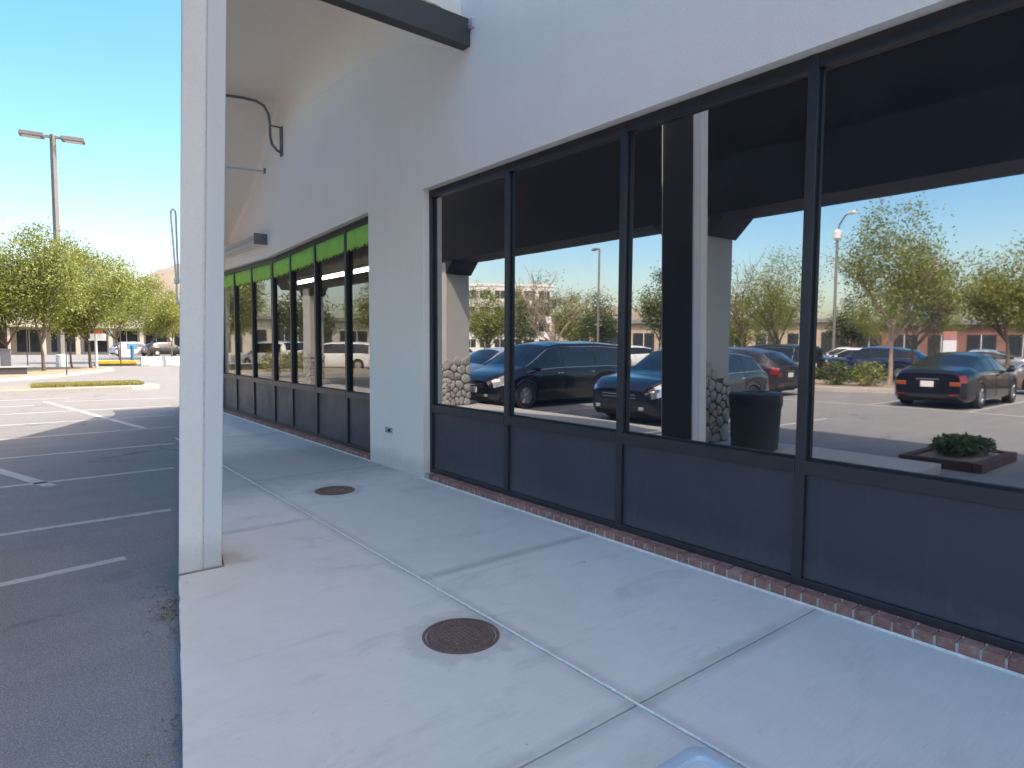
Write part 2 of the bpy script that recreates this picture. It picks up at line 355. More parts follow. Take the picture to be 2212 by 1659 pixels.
# ================================================================== GROUND
GZ = -.13
lot = MB().box((-900, -300, GZ-.3), (900, 1200, GZ)).build('parking_lot', ASPH, kind='structure')
def line(x0, y0, x1, y1, wd=.085):
    d = Vector((x1-x0, y1-y0)); n = Vector((-d.y, d.x)).normalized()*wd/2; z = GZ+.004; z0 = GZ-.02
    MB().prism([(x0-n.x, y0-n.y), (x1-n.x, y1-n.y), (x1+n.x, y1+n.y), (x0+n.x, y0+n.y)], z0, z).build('stall_line', PAINT, lot)
for a in [(-2.0, 5.22, .66, 5.62), (-7, 6.75, 1.22, 6.98), (-7, 8.9, 1.68, 9.3), (-7, 11.3, 2.12, 11.55), (-7, 13.35, 2.52, 13.83),
          (-7, 15.9, 2.94, 16.05), (-7, 18.3, 3.3, 18.4), (-7, 20.3, .5, 20.5), (1.2, 21.35, 3.9, 20.95), (-5, 22.9, 1.4, 22.6)]: line(*a)
line(-.35, 11.1, .34, 8.97, .13); line(.77, 21.6, 2.02, 13.9, .13)
for y in (3.1, 5.5, 7.9): line(-17, y-.25, -11.2, y-.25)
line(-11.3, .2, -11.3, 11.5)

def curb_island(name, pts, top=0.02, fill=None, cw=.16):
    """closed kerb polygon with an inner fill a little lower"""
    o = MB().prism(pts, GZ-.1, top).build(name, CURB, kind='structure', bevel=.02)
    if fill:
        c = Vector((sum(p[0] for p in pts)/len(pts), sum(p[1] for p in pts)/len(pts)))
        inn = []
        for p in pts:
            v = Vector(p)-c; l = v.length; inn.append(tuple(c+v*(max(.1, l-cw*1.6)/l)))
        MB().prism(inn, GZ, top+.008).build('soil', fill, o)
    return o

# sidewalk: slabs as pieces, with a pale long joint
def cx(y): return .45+.184*(y-2.48)+.014*max(0, y-4.6)          # kerb line of the walk
walk = MB().prism([(cx(-6)+.04, -6), (3.9, -6), (3.9, 18.5), (cx(18.5)+.04, 18.5)], GZ-.12, -.06).build('sidewalk', CURB, kind='structure')
ys = [-5.63+1.835*k for k in range(14)]
ys = [1.71+1.835*k for k in range(-4, 10)]
G = .004
yl = [1.71+3.67*k for k in range(-2, 5)]; yr = [-5.63, -3.795, -.125, 1.71, 3.545]+[7.215+3.67*k for k in range(4)]
for i in range(len(yl)-1):
    a, b = yl[i]+G, yl[i+1]-G
    if cx(a) > 2.0: continue
    b = min(b, 10.6)
    kr = random.Random(i); nk = 40
    edge = [(min(2.05, cx(v)+kr.uniform(-.003, .003)+(kr.uniform(.006, .016) if kr.random() < .12 else 0)), v) for v in np.linspace(b, a, nk).tolist()]
    MB().prism([(2.062, a), (2.062, b), *edge], -.2, 0).build('slab', CONC, walk, bevel=.006)
for i in range(len(yr)-1):
    a, b = yr[i]+G, yr[i+1]-G
    xr0, xr1 = max(2.078, cx(a)), max(2.078, cx(b))
    MB().prism([(xr0, a), (3.7, a), (3.7, b), (xr1, b)], -.2, 0).build('slab', CONC, walk, bevel=.006)
sl = MB(); yy = -5.6
rj = random.Random(3)
path = []
while yy < 11.3: path.append((2.07+rj.uniform(-.0018, .0018), yy, -.001+rj.uniform(0, .002))); yy += .09
sl.tube(path, .0075, 6); sl.build('joint_sealant', SEAL, walk)
# outer walkway beyond the drive lane (seen in the glass), its far edge kerbed
MB().prism([(-1.95, 2.9), (-.55, 2.9), (-.55, 24.2), (-1.95, 24.2)], GZ-.1, 0).build('outer_walkway', CURB, kind='structure', bevel=.015)

# direct view islands
isl = curb_island('grass_median', [(-9, 24.4), (-.2, 24.75), (3.3, 24.9), (4.2, 25.3), (4.1, 26.2), (3.4, 26.9), (-.2, 26.95), (-9, 26.9)], .03)
MB().prism([(-8.6, 24.75), (-.2, 25.0), (3.2, 25.15), (3.8, 25.5), (3.7, 26.1), (3.2, 26.6), (-.2, 26.7), (-8.6, 26.6)], 0, .045).build('soil', SOIL, isl)
isl2 = curb_island('tree_island', [(-9, 31.5), (-.3, 33.0), (1.35, 34.9), (3.2, 38.6), (4.75, 42.3), (4.8, 44), (3.4, 46), (-9, 46.5)], .0)
MB().prism([(-8.7, 31.8), (-.4, 33.3), (1.15, 35.1), (2.95, 38.7), (4.5, 42.3), (4.5, 43.8), (3.3, 45.6), (-8.7, 46.2)], -.1, .02).build('soil', SOIL, isl2)
isl3 = curb_island('far_island', [(4.6, 51), (7.2, 49.9), (7.5, 51), (7.0, 58), (5.4, 58.5)], .02)
MB().prism([(4.9, 51.2), (7.0, 50.4), (7.2, 51.2), (6.8, 57.6), (5.6, 58)], -.1, .04).build('soil', SOIL, isl3)
isl4 = curb_island('hedge_island', [(-20.5, 8.0), (-16.6, 8.7), (-15.8, 10.6), (-15.6, 13.0), (-16.4, 14.6), (-20.5, 15.2)], .03)
MB().prism([(-20.3, 8.3), (-16.8, 8.95), (-16.1, 10.6), (-15.9, 12.9), (-16.6, 14.3), (-20.3, 14.9)], -.1, .045).build('soil', SOIL, isl4)

def grass(name, poly_fn, n, label, z, hgt, cols, seed):
    r = np.random.default_rng(seed); P = poly_fn(r, n)
    a = r.uniform(0, 2*math.pi, n); hh = hgt*r.uniform(.5, 1.2, n); wd = .012+.01*r.random(n); le = r.normal(0, .35, (n, 2))*hh[:, None]
    v = np.zeros((n, 3, 3)); v[:, 0, 0] = P[:, 0]-np.cos(a)*wd; v[:, 0, 1] = P[:, 1]-np.sin(a)*wd; v[:, 1, 0] = P[:, 0]+np.cos(a)*wd; v[:, 1, 1] = P[:, 1]+np.sin(a)*wd
    v[:, :2, 2] = z; v[:, 2, 0] = P[:, 0]+le[:, 0]; v[:, 2, 1] = P[:, 1]+le[:, 1]; v[:, 2, 2] = z+hh
    mb = MB(); mb.v = v.reshape(-1, 3).tolist(); mb.f = [(3*i, 3*i+1, 3*i+2) for i in range(n)]
    o = mb.build(name, m_leaf(name+'_blades', cols, .35), kind='stuff'); o['label'] = label; o['category'] = 'grass'; return o
def pg(r, n):
    x = r.uniform(.6, 3.7, n); return np.stack([x, 25.2+r.random(n)*1.35], 1)
grass('grass', pg, 14000, 'patch of short yellow-green grass on the tip of the kerbed median', .045, .11, [(.24, .25, .06), (.36, .32, .09), (.45, .38, .14)], 5)

# ================================================================== BUILDING
bld = tag(empty('storefront_building', (3.67, 6, 0)), 'white stucco shop building with dark framed storefront windows along the walkway', 'building')
WX = 3.67
def part(mb, name, mat, parent, **k):
    o = mb.build(name, mat, None, **k); o.parent = parent
    ploc = Vector((0, 0, 0)); p = parent
    while p: ploc += p.location; p = p.parent
    o.location = -ploc if not k.get('loc') else Vector(k['loc'])-ploc
    return o
H = 13.4
part(MB().xprism([(-4, 0), (-4, 3.25), (6.2, 3.25), (6.2, 0), (7.55, 0), (7.55, 3.215), (11.6, 3.05), (15.2, 3.08), (15.2, 0), (17, 0), (17, 2.6), (14.4, 3.5), (12.3, 4.35), (10.95, 5.5), (9.4, 5.75), (3.3, 7.7), (3.3, 12), (-12, 12), (-12, 0)][::-1], WX, WX+.3), 'wall', WHITE, bld)  # unseen roofline shaped for its shadow, raised to keep the outer pillar shaded
part(MB().box((WX+.3, 16.7, 0), (13, 17, 2.6)), 'side_wall', WHITE, bld)
part(MB().box((WX+.3, -12, 0), (13, -11.7, 12)), 'side_wall', WHITE, bld)
part(MB().box((12.7, -11.7, 0), (13, 16.7, 2.5)), 'rear_wall', WHITE, bld)
rl = [(-11.7, 11.4), (-.9, 11.4), (-.9, 8.0), (1.4, 8.0), (9.4, 5.3), (10.95, 5.05), (12.3, 3.95), (14.4, 3.52), (16.7, 3.42)]
part(MB().xprism([*rl, *[(y, z-.12) for y, z in rl[::-1]]], WX+.3, 12.7), 'roof', TRIM, bld)
# outlet box on the pier
ob = part(MB().box((WX-.006, 6.93, .43), (WX, 7.12, .50)), 'outlet_plate', simple('tarnished_plate', (.42, .43, .38), .5, .5, .3, 30), bld, bevel=.002)
part(MB().box((WX-.009, 6.985, .445), (WX-.0061, 7.03, .485)).xprism([(6.95, .49), (7.09, .442), (7.095, .45), (6.955, .498)][::-1], WX-.0105, WX-.0092), 'outlet_socket', GASK, ob)

def storefront(y0, y1, muls, head, label, glass, wide=()):
    """frame, mullions, panes and lower panels between y0 and y1; head(y) gives the frame's top"""
    sf = empty('storefront_window', (0, (y0+y1)/2, 0)); sf.parent = bld; sf.location = Vector((0, (y0+y1)/2, 0))-Vector(bld.location); sf['label'] = label
    sx = 3.755; tilt = random.Random(int(y1*10))
    def q(mb, name, mat, **k): return part(mb, name, mat, sf, **k)
    edges = [y1]+muls+[y0]
    for j, y in enumerate(edges):
        wv = .045 if j in (0, len(edges)-1) else (.062 if y not in wide else .11)
        a, b = (y-wv, y) if j == 0 else ((y, y+wv) if j == len(edges)-1 else (y-wv/2, y+wv/2))
        q(MB().xprism([(a, .068), (b, .068), (b, head(b)-.002), (a, head(a)-.002)][::-1], sx, 3.87), 'mullion', FRAME, bevel=.003)
    for j in range(len(edges)-1):
        b, a = edges[j], edges[j+1]
        b -= .045 if j == 0 else (.055 if b in wide else .031); a += .045 if j == len(edges)-2 else (.055 if a in wide else .031)
        q(MB().xprism([(a, head(a)-.085), (b, head(b)-.085), (b, head(b)-.003), (a, head(a)-.003)][::-1], sx+.003, 3.865), 'head_rail', FRAME, bevel=.003)
        q(MB().box((sx-.004, a, .765), (3.865, b, .85)), 'transom_rail', FRAME, bevel=.003)
        q(MB().box((sx+.002, a, .070), (3.865, b, .118)), 'sill_rail', FRAME, bevel=.003)
        t = .014
        gs = MB()
        for (u0, w0, u1, w1) in ((a, .8505, a+t, 0), (b-t, .8505, b, 0)):
            gs.xprism([(u0, .8505), (u1, .8505), (u1, head(u1)-.086), (u0, head(u0)-.086)][::-1], 3.785, 3.812)
        gs.box((3.785, a+t, .8505), (3.812, b-t, .8505+t))
        q(gs, 'gasket', GASK)
        ta, tb = (tilt.uniform(-.0028, .0028) for _ in range(2)); pa = [(a+t, .865, ta), (b-t, .865, -ta+tb*.3), (b-t, head(b)-.087, -ta+tb), (a+t, head(a)-.087, ta+tb*.7)][::-1]
        pv = [(3.80+e, y, z) for y, z, e in pa]+[(3.808+e, y, z) for y, z, e in pa]
        q(MB().add(pv, [(0,1,2,3), (7,6,5,4)]+[(i, 4+i, 4+(i+1)%4, (i+1)%4) for i in range(4)]), 'pane', glass)
        q(MB().box((3.782, a+.001, .1185), (3.80, b-.001, .7645)), 'panel', PANEL, bevel=.002)
    return sf
storefront(-4, 6.2, [4.79, 3.34, 1.88, .42, -1.04, -2.5], lambda y: 3.25, 'wide storefront of dark mirrored panes over charcoal panels', GLASS1)
hd2 = lambda y: float(np.interp(y, [7.55, 11.6, 15.2], [3.215, 3.05, 3.08]))
sf2 = storefront(7.55, 15.2, [14.02, 12.82, 11.62, 10.68, 9.6, 8.47], hd2, 'far storefront of clear panes with green valances behind', GLASS2, (11.62,))
# brick sill, every brick a piece
def brick_row(y0, y1, seed):
    root = part(MB().box((3.679, y0, 0), (3.7545, y1, .056)), 'brick_sill', MORTAR, bld)
    pl = Vector(bld.location)+root.location
    rr = random.Random(seed); proto = []
    for k in range(3):
        m = bmesh.new(); bmesh.ops.create_cube(m, size=1); bmesh.ops.scale(m, vec=(.098, .089, .062+.002*k), verts=m.verts)
        bmesh.ops.bevel(m, geom=m.edges[:], offset=.005, segments=1, affect='EDGES')
        for v in m.verts: v.co += Vector((rr.uniform(-.0015, .0015), rr.uniform(-.0015, .0015), rr.uniform(-.001, .001)+ (.006 if v.co.x > 0 and v.co.z > 0 else 0)))
        me = bpy.data.meshes.new('brick'); m.to_mesh(me); m.free(); me.materials.append(BRICK); proto.append(me)
    y = y0+.055
    while y < y1-.05:
        o = bpy.data.objects.new('brick', rr.choice(proto)); COL.objects.link(o); o.parent = root
        o.location = Vector((3.722+rr.uniform(-.003, .003), y, .033+rr.uniform(-.002, .002)))-pl; o.rotation_euler.z = rr.uniform(-.015, .015)
        y += .1
    part(MB().tube([(3.668, y0, .003), (3.668, y1, .003)], .009, 6), 'caulk_line', SEAL, bld)
brick_row(-4, 6.2, 1); brick_row(7.55, 15.2, 2)

# room behind the far storefront
ROOMW = simple('beige_room_wall', (.34, .30, .25), .8, 0, .1, 1); ROOMC = simple('room_ceiling', (.42, .36, .31), .9, 0, .08, 1); ROOMF = simple('room_floor', (.16, .15, .14), .5, 0, .1, 1)
part(MB().box((3.98, 6.6, -.1), (11, 16.6, .02)), 'room_floor', ROOMF, bld)
part(MB().box((3.98, 6.6, 3.24), (11, 16.6, 3.28)), 'room_ceiling', ROOMC, bld)
part(MB().box((10.8, 6.6, .02), (11, 16.6, 3.24)), 'room_wall', ROOMW, bld)
part(MB().box((3.98, 6.6, .02), (10.8, 6.7, 3.24)), 'room_wall', ROOMW, bld)
part(MB().box((3.98, 16.5, .02), (10.8, 16.6, 3.24)), 'room_wall', ROOMW, bld)
# fluorescent fixture hanging in the shop
fx = tag(empty('strip_light', (5.2, 12.6, 2.88)), 'long lit fluorescent strip light under the shop ceiling behind the far storefront', 'light')
MB().box((-.09, -2.1, .03), (.09, 2.1, .10)).build('housing', TRIM, fx)
em = bpy.data.materials.new('lit_tube'); t = nodes(em); finish(t, (.8, .8, .75), .4, 0, None, 0, .5, (1, .93, .78), 7.0)
for dx in (-.045, .045): MB().tube([(dx, -2.05, 0), (dx, 2.05, 0)], .019, 8).build('tube', em, fx)
for dy in (-1.6, 1.6): MB().tube([(0, dy, .1), (0, dy, .42)], .006, 6).build('hanger', METAL, fx)
# green valances, one per bay
bays = [15.2, 14.02, 12.82, 11.62, 10.68, 9.6, 8.47, 7.55]
ordv = ['the bay next to the white pier', 'the second bay from the white pier', 'the third bay from the white pier', 'the bay just before the thick mullion', 'the bay just past the thick mullion', 'the last bay but one before the pillar edge', 'the farthest bay of the far storefront']
for k in range(7):
    b, a = bays[k]-(.058 if k in (3,) else .034), bays[k+1]+(.058 if k == 2 else .034); n = 60; v = []; f = []; rv = random.Random(20+k); ph = rv.uniform(0, 6)
    for i in range(n+1):
        y = a+(b-a)*i/n; z1 = hd2(y)-.09
        for j, fr in enumerate((0, .35, .7, 1)):
            amp = .0015+.006*fr
            x = 3.772+amp*(1+math.sin(i*.55+ph+.8*math.sin(i*.19)))
            v.append((x, y, z1-(.265+.016*math.sin(i*.9+ph)+.012*math.sin(i*2.3+2*ph))*fr))
    for i in range(n):
        for j in range(3): f.append((i*4+j, i*4+j+1, i*4+j+5, i*4+j+4))
    o = MB().add([(p[0], p[1]-(a+b)/2, p[2]) for p in v], f).build('green_valance', GREENF, smooth=True, loc=(0, (a+b)/2, 0))
    sm = o.modifiers.new('thick', 'SOLIDIFY'); sm.thickness = .003
    tag(o, 'pleated green valance atop '+ordv[6-k], 'valance', 'green valances in the far storefront')

# wall brackets on the facade
br = tag(empty('gooseneck_bracket', (WX, 10.7, 4.95)), 'dark steel gooseneck sign arm bolted to a plate high on the wall', 'bracket')
MB().box((-.02, -.06, -.34), (0, .06, .13)).build('back_plate', METAL, br, bevel=.004)
MB().tube([(-.02, 0, -.28), (-.08, 0, -.26), (-.16, 0, -.18), (-.19, 0, -.05), (-.19, 0, .15), (-.21, 0, .30), (-.28, 0, .41), (-.40, 0, .455), (-.6, 0, .46), (-1.0, 0, .42), (-1.3, 0, .41)], .022, 10).build('arm', METAL, br, smooth=True)
MB().tube([(-.02, 0, .12), (-.19, 0, .12)], .014, 8).build('stay', METAL, br)
b2 = tag(empty('steel_bar', (WX, 11.6, 4.55)), 'thin pale steel bar projecting from the wall below the gooseneck arm', 'bracket')
MB().tube([(-.01, 0, 0), (-.15, 0, -.01), (-.9, 0, -.045)], .016, 8).build('bar', ALUM, b2)
MB().box((-.012, -.05, -.04), (0, .05, .05)).build('wall_plate', METAL, b2, bevel=.003)
b3 = tag(empty('light_trough', (WX, 13.4, 3.34)), 'white metal sign light trough fixed along the wall above the far storefront', 'light')
MB().xprism([(-1.85, -.07), (1.85, -.07), (1.85, .09), (-1.85, .09)][::-1], -.05, 0).build('back_box', TRIM, b3, bevel=.006)
MB().box((-.22, -1.85, .07), (-.05, 1.85, .09)).build('hood', TRIM, b3, bevel=.004)
MB().box((-.23, -1.87, -.08), (0, -1.851, .11)).build('end_cap', METAL, b3, bevel=.004)
MB().tube([(-.12, -1.84, -.01), (-.12, 1.8, -.01)], .018, 8).build('tube', TRIM, b3)

# ================================================================== CANOPY
can = tag(empty('entrance_canopy', (1.2, 3, 0)), 'tall entrance canopy with dark beam, white stucco pillar and stone based outer pillars', 'canopy')
part(MB().box((.7, 5.27, 4.46), (WX-.001, 5.40, 4.719)), 'beam', BEAM, can, bevel=.004)
part(MB().tube([(WX-.035, 5.25, 4.66), (WX-.0, 5.25, 4.66)], .02, 8).box((WX-.03, 5.2, 4.62), (WX-.004, 5.265, 4.70)), 'beam_hanger', ALUM, can)
# high soffit beyond the beam: sloping up, then level, its free edge over the kerb line
def ex(y): return .215*y+.10
def slab4(p, th):
    return MB().add([*p, *[(x, y, z+th) for x, y, z in p]], [(3,2,1,0),(4,5,6,7),(0,1,5,4),(1,2,6,5),(2,3,7,6),(3,0,4,7)])
so = [(5.43, 4.74), (6.5, 5.72), (7.9, 5.78), (9.35, 5.72), (10.9, 5.46), (12.25, 4.29), (14.35, 3.45), (15.4, 3.1)]
syy = np.linspace(5.43, 15.4, 60); szz = smooth1(np.interp(syy, *zip(*so)), 3)
cv = []; cf = []; nc = 9
for yv, zv in zip(syy, szz):
    r0 = float(np.interp(yv, [5.4, 6.5, 9.4, 10.6, 15.4], [.3, .75, .6, .12, .06]))
    ring = [(WX-.003-r0+r0*math.cos(k/6*math.pi/2), yv, zv-r0+r0*math.sin(k/6*math.pi/2)) for k in range(7)]
    ring += [(ex(yv), yv, zv), (ex(yv), yv, zv+.1), (WX-.003, yv, zv+.1)]; cv += ring
nc = 10
for a_ in range(len(syy)-1):
    for k in range(nc): cf.append((a_*nc+k, a_*nc+(k+1) % nc, (a_+1)*nc+(k+1) % nc, (a_+1)*nc+k))
cf += [tuple(range(nc)), tuple(range((len(syy)-1)*nc, len(syy)*nc))[::-1]]
part(MB().add(cv, cf), 'soffit', WHITE, can, smooth=True)
# outer fascia on its stone pillars
part(MB().box((-1.5, .3, 3.50), (-.76, 24.0, 5.45)), 'fascia', FASC, can)
for z in (3.50, 4.16, 4.82):  # added wedge blades, shaped to keep the sun off the fascia
    part(MB().add([(-.759, .2, z), (-.74, .2, z), (-.27, .2, z+.64), (-.759, .2, z+.655), (-.759, 24.2, z), (-.74, 24.2, z), (-.27, 24.2, z+.64), (-.759, 24.2, z+.655)],
         [(0,1,2,3),(7,6,5,4),(1,0,4,5),(2,1,5,6),(3,2,6,7),(0,3,7,4)]), 'added_sun_blade', FASC, can)
# the near white pillar, leaning very slightly, with a vertical reveal
def near_pillar():
    LN = .030
    def box(x0, x1, y0, y1, z0, z1):
        P = []
        for z in (z0, z1):
            s = LN*z
            P += [(x0+s, y0, z), (x1+s, y0, z), (x1+s+.08, y1, z), (x0+s+.08, y1, z)]
        return MB().add(P, [(0,3,2,1),(4,5,6,7),(0,1,5,4),(1,2,6,5),(2,3,7,6),(3,0,4,7)])
    p = part(box(.838, .984, 4.58, 5.0, -.13, 4.719), 'pillar', PILW, can, bevel=.012); p['label'] = 'plain white stucco pillar at the kerb'
    part(box(.990, 1.108, 4.583, 5.0, 0.0, 4.719), 'pillar_trim_board', TRIM, p, bevel=.01)
    part(box(.983, .991, 4.592, 4.94, 0.0, 4.719), 'groove', SEAL, p)
    part(box(1.1085, 1.1125, 4.60, 4.98, .02, 4.45), 'painted_shade_panel', FASC, p)  # dark sheet added as painted shade on the wall-facing side
    part(MB().tube([(.832, 4.572, .004), (1.116, 4.572, .004), (1.2, 5.0, .004)], .007, 6), 'base_sealant', simple('grey_sealant', (.22, .20, .18), .8), p)
    return p
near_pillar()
OUTP = m_stucco('shade_toned_stucco', (.46, .44, .41))  # grey tone puts shade into the colour of the sunlit outer pillars
def stone_pillar(y0, label):
    x0, x1, y1 = -1.5, -.75, y0+.75
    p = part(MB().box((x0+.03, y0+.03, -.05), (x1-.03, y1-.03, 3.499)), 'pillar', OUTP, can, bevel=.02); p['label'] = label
    part(MB().box((x0+.024, y0+.024, 0.0), (x1-.024, y1-.024, 1.02)), 'stone_base_mortar', STMORT, p)
    cap = MB()
    for s0, s1, z0, z1 in ((0.0, .12, 3.25, 3.38), (.06, .2, 3.38, 3.499)):
        pass
    c = MB(); a = .30
    c.add([(x0-.0, y0-a, 3.499), (x1, y0-a, 3.499), (x1, y0+.0, 3.499), (x0, y0, 3.499), (x0, y0+.0, 3.2), (x1, y0+.0, 3.2)], [(0,1,2,3)[::-1], (0,1,5,4), (3,2,5,4)[::-1], (1,2,5), (0,4,3)])
    part(c, 'corbel', FASC, p)
    c2 = MB(); c2.add([(x0, y1+a, 3.499), (x1, y1+a, 3.499), (x1, y1, 3.499), (x0, y1, 3.499), (x0, y1, 3.2), (x1, y1, 3.2)], [(0,1,2,3), (0,4,5,1), (3,2,5,4), (1,5,2), (0,3,4)])
    part(c2, 'corbel', FASC, p)
    rr = random.Random(int(y0*10))
    def stones(face):
        # irregular flat field stones: relaxed cells of a random point set, inset and rounded
        W0, H0 = .75, 1.32; pts = [(rr.uniform(.03, W0-.03), rr.uniform(.03, H0)) for _ in range(30)]
        def cell(p, P):
            poly = [(0.0, 0.0), (W0, 0.0), (W0, H0), (0.0, H0)]
            for q in P:
                if q == p: continue
                mx_, my_ = (p[0]+q[0])/2, (p[1]+q[1])/2; nx, ny = q[0]-p[0], q[1]-p[1]; out = []
                for a1, b1 in zip(poly, poly[1:]+poly[:1]):
                    da = (a1[0]-mx_)*nx+(a1[1]-my_)*ny; db = (b1[0]-mx_)*nx+(b1[1]-my_)*ny
                    if da <= 0: out.append(a1)
                    if da*db < 0: tt = da/(da-db); out.append((a1[0]+(b1[0]-a1[0])*tt, a1[1]+(b1[1]-a1[1])*tt))
                poly = out
                if len(poly) < 3: return []
            return poly
        for _ in range(1):
            pts = [tuple(np.mean(c_, axis=0)) if (c_ := cell(p_, pts)) else p_ for p_ in pts]
        for p_ in pts:
            c_ = cell(p_, pts)
            if len(c_) < 3: continue
            cu, cz = np.mean(c_, axis=0)
            if cz > 1.0+rr.uniform(0, .22): continue
            rad = np.mean([math.hypot(u-cu, z-cz) for u, z in c_]); k0 = 1-.010/max(rad, .03)*1.3
            ring = [(cu+(u-cu)*k0, cz+(z-cz)*k0) for u, z in c_]
            for _ in range(2):
                ring = [q for a1, b1 in zip(ring, ring[1:]+ring[:1]) for q in ((a1[0]*.78+b1[0]*.22, a1[1]*.78+b1[1]*.22), (a1[0]*.22+b1[0]*.78, a1[1]*.22+b1[1]*.78))]
            n = len(ring); v = []; d = rr.uniform(.014, .028)
            for su, dd in ((1, 0.0), (.96, d*.75), (.86, d)):
                for (uu, zz) in ring:
                    uu2, zz2 = cu+(uu-cu)*su, cz+(zz-cz)*su
                    v.append({'-y': (x0+uu2, y0+.029-dd, zz2), '+x': (x1-.029+dd, y0+uu2, zz2)}[face])
            f = [(k*n+i_, k*n+(i_+1) % n, (k+1)*n+(i_+1) % n, (k+1)*n+i_) for k in range(2) for i_ in range(n)]+[tuple(range(2*n, 3*n))]
            part(MB().add(v, f), 'stone', STONE, p, smooth=True)
    for fc in ('-y', '+x'): stones(fc)
    return p
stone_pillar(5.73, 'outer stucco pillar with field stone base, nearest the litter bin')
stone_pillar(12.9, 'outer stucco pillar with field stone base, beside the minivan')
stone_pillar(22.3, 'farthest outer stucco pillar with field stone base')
# sign bracket folded against the near pillar
kb = tag(empty('folding_bracket', (.83, 4.72, 2.1)), 'slim white aluminium loop bracket on the outer side of the near pillar', 'bracket')
kx = .030*2.1-.008
def lp(pts): return [(x+kx, y, z) for x, y, z in pts]
MB().tube(lp([(.015, 0, -.13), (-.006, 0, .28), (-.004, 0, .31), (.008, 0, .325), (.022, 0, .31), (.024, 0, .28), (.028, 0, -.13)]), .0062, 6).build('loop', ALUM, kb, smooth=True)
MB().box((.004+kx, -.02, -.165), (.032+kx, .02, -.13)).build('hinge', ALUM, kb, bevel=.002)
MB().tube(lp([(.016, 0, -.165), (.018, 0, -.29), (.03, 0, -.30), (.05, 0, -.30)]), .006, 6).build('foot', ALUM, kb, smooth=True)

# ================================================================== THINGS ON THE WALK
def cover(c, r, label, seed):
    o = empty('manhole_cover', (c[0], c[1], 0)); tag(o, label, 'manhole', 'round iron covers in the walkway')
    MB().lathe([(r, -.03), (r, .0045), (r-.006, .006), (r-.016, .006), (r-.018, -.002), (r-.021, -.002)], seg=56, cap=False).build('rim', RUST, o, smooth=True)
    MB().lathe([(.0001, .0035), (r*.55, .0035), (r*.555, .007), (r*.60, .007), (r*.605, .0035), (r-.035, .0035), (r-.0345, .006), (r-.026, .006), (r-.0225, .002), (r-.0225, -.03)], seg=56, cap=False).build('lid', RUST, o, smooth=True)
    s = MB(); rr = random.Random(seed)
    for k in range(48):
        a = 2*math.pi*k/48; q = r*.78
        s.box((q*math.cos(a)-.007, q*math.sin(a)-.003, .0034), (q*math.cos(a)+.007, q*math.sin(a)+.003, .0085), a, (q*math.cos(a), q*math.sin(a)))
    for i in range(-4, 5):
        for j in range(-4, 5):
            x, y = i*.024, j*.024
            if x*x+y*y < (r*.5)**2: s.box((x-.006, y-.006, .0034), (x+.006, y+.006, .0075))
    s.build('raised_pattern', simple('worn_iron_highlight', (.27, .19, .15), .5, .3, .3, 40), o, kind='stuff')
    MB().tube([(r*.5, -.015, .004), (r*.5, 0, .011), (r*.5, .015, .004)], .003, 6).build('lift_pin', RUST, o)
    return o
cover((1.83, 2.71), .205, 'near rusty round manhole cover touching the pale joint of the walkway', 1)
cover((2.63, 6.25), .205, 'far rusty round manhole cover in the right hand slab', 2)

# pale blue plastic tray with a white insert, at the very bottom of the view
BLUEPL = simple('pale_blue_plastic', (.50, .56, .62), .35, 0, .05, 5); WHPL = simple('white_plastic', (.62, .64, .66), .45, 0, .06, 9)
tp = tag(empty('plastic_tray', (1.80, 1.212, 0), math.radians(0)), 'pale blue rounded plastic utility box lid with white insert beside the joint', 'box lid')
def rr_ring(w, h, r, z, n=8):
    pts = []
    for cxx, cyy, a0 in ((w-r, h-r, 0), (-w+r, h-r, 90), (-w+r, -h+r, 180), (w-r, -h+r, 270)):
        for k in range(n+1):
            a = math.radians(a0+90*k/n); pts.append((cxx+r*math.cos(a), cyy+r*math.sin(a), z))
    return pts
def rings(rs, capend=True):
    n = len(rs[0]); v = [p for g in rs for p in g]; f = [(i*n+k, i*n+(k+1)%n, (i+1)*n+(k+1)%n, (i+1)*n+k) for i in range(len(rs)-1) for k in range(n)]
    if capend: f.append(tuple(range((len(rs)-1)*n, len(rs)*n)))
    return MB().add(v, f)
rings([rr_ring(.225, .17, .075, 0), rr_ring(.222, .167, .073, .022), rr_ring(.21, .155, .065, .03), rr_ring(.165, .112, .045, .03), rr_ring(.158, .106, .042, .018), rr_ring(.15, .10, .04, .016)], False).build('rim', BLUEPL, tp, smooth=True)
rings([rr_ring(.152, .102, .041, .010), rr_ring(.148, .098, .038, .019), rr_ring(.13, .083, .03, .022)]).build('insert', WHPL, tp, smooth=True)

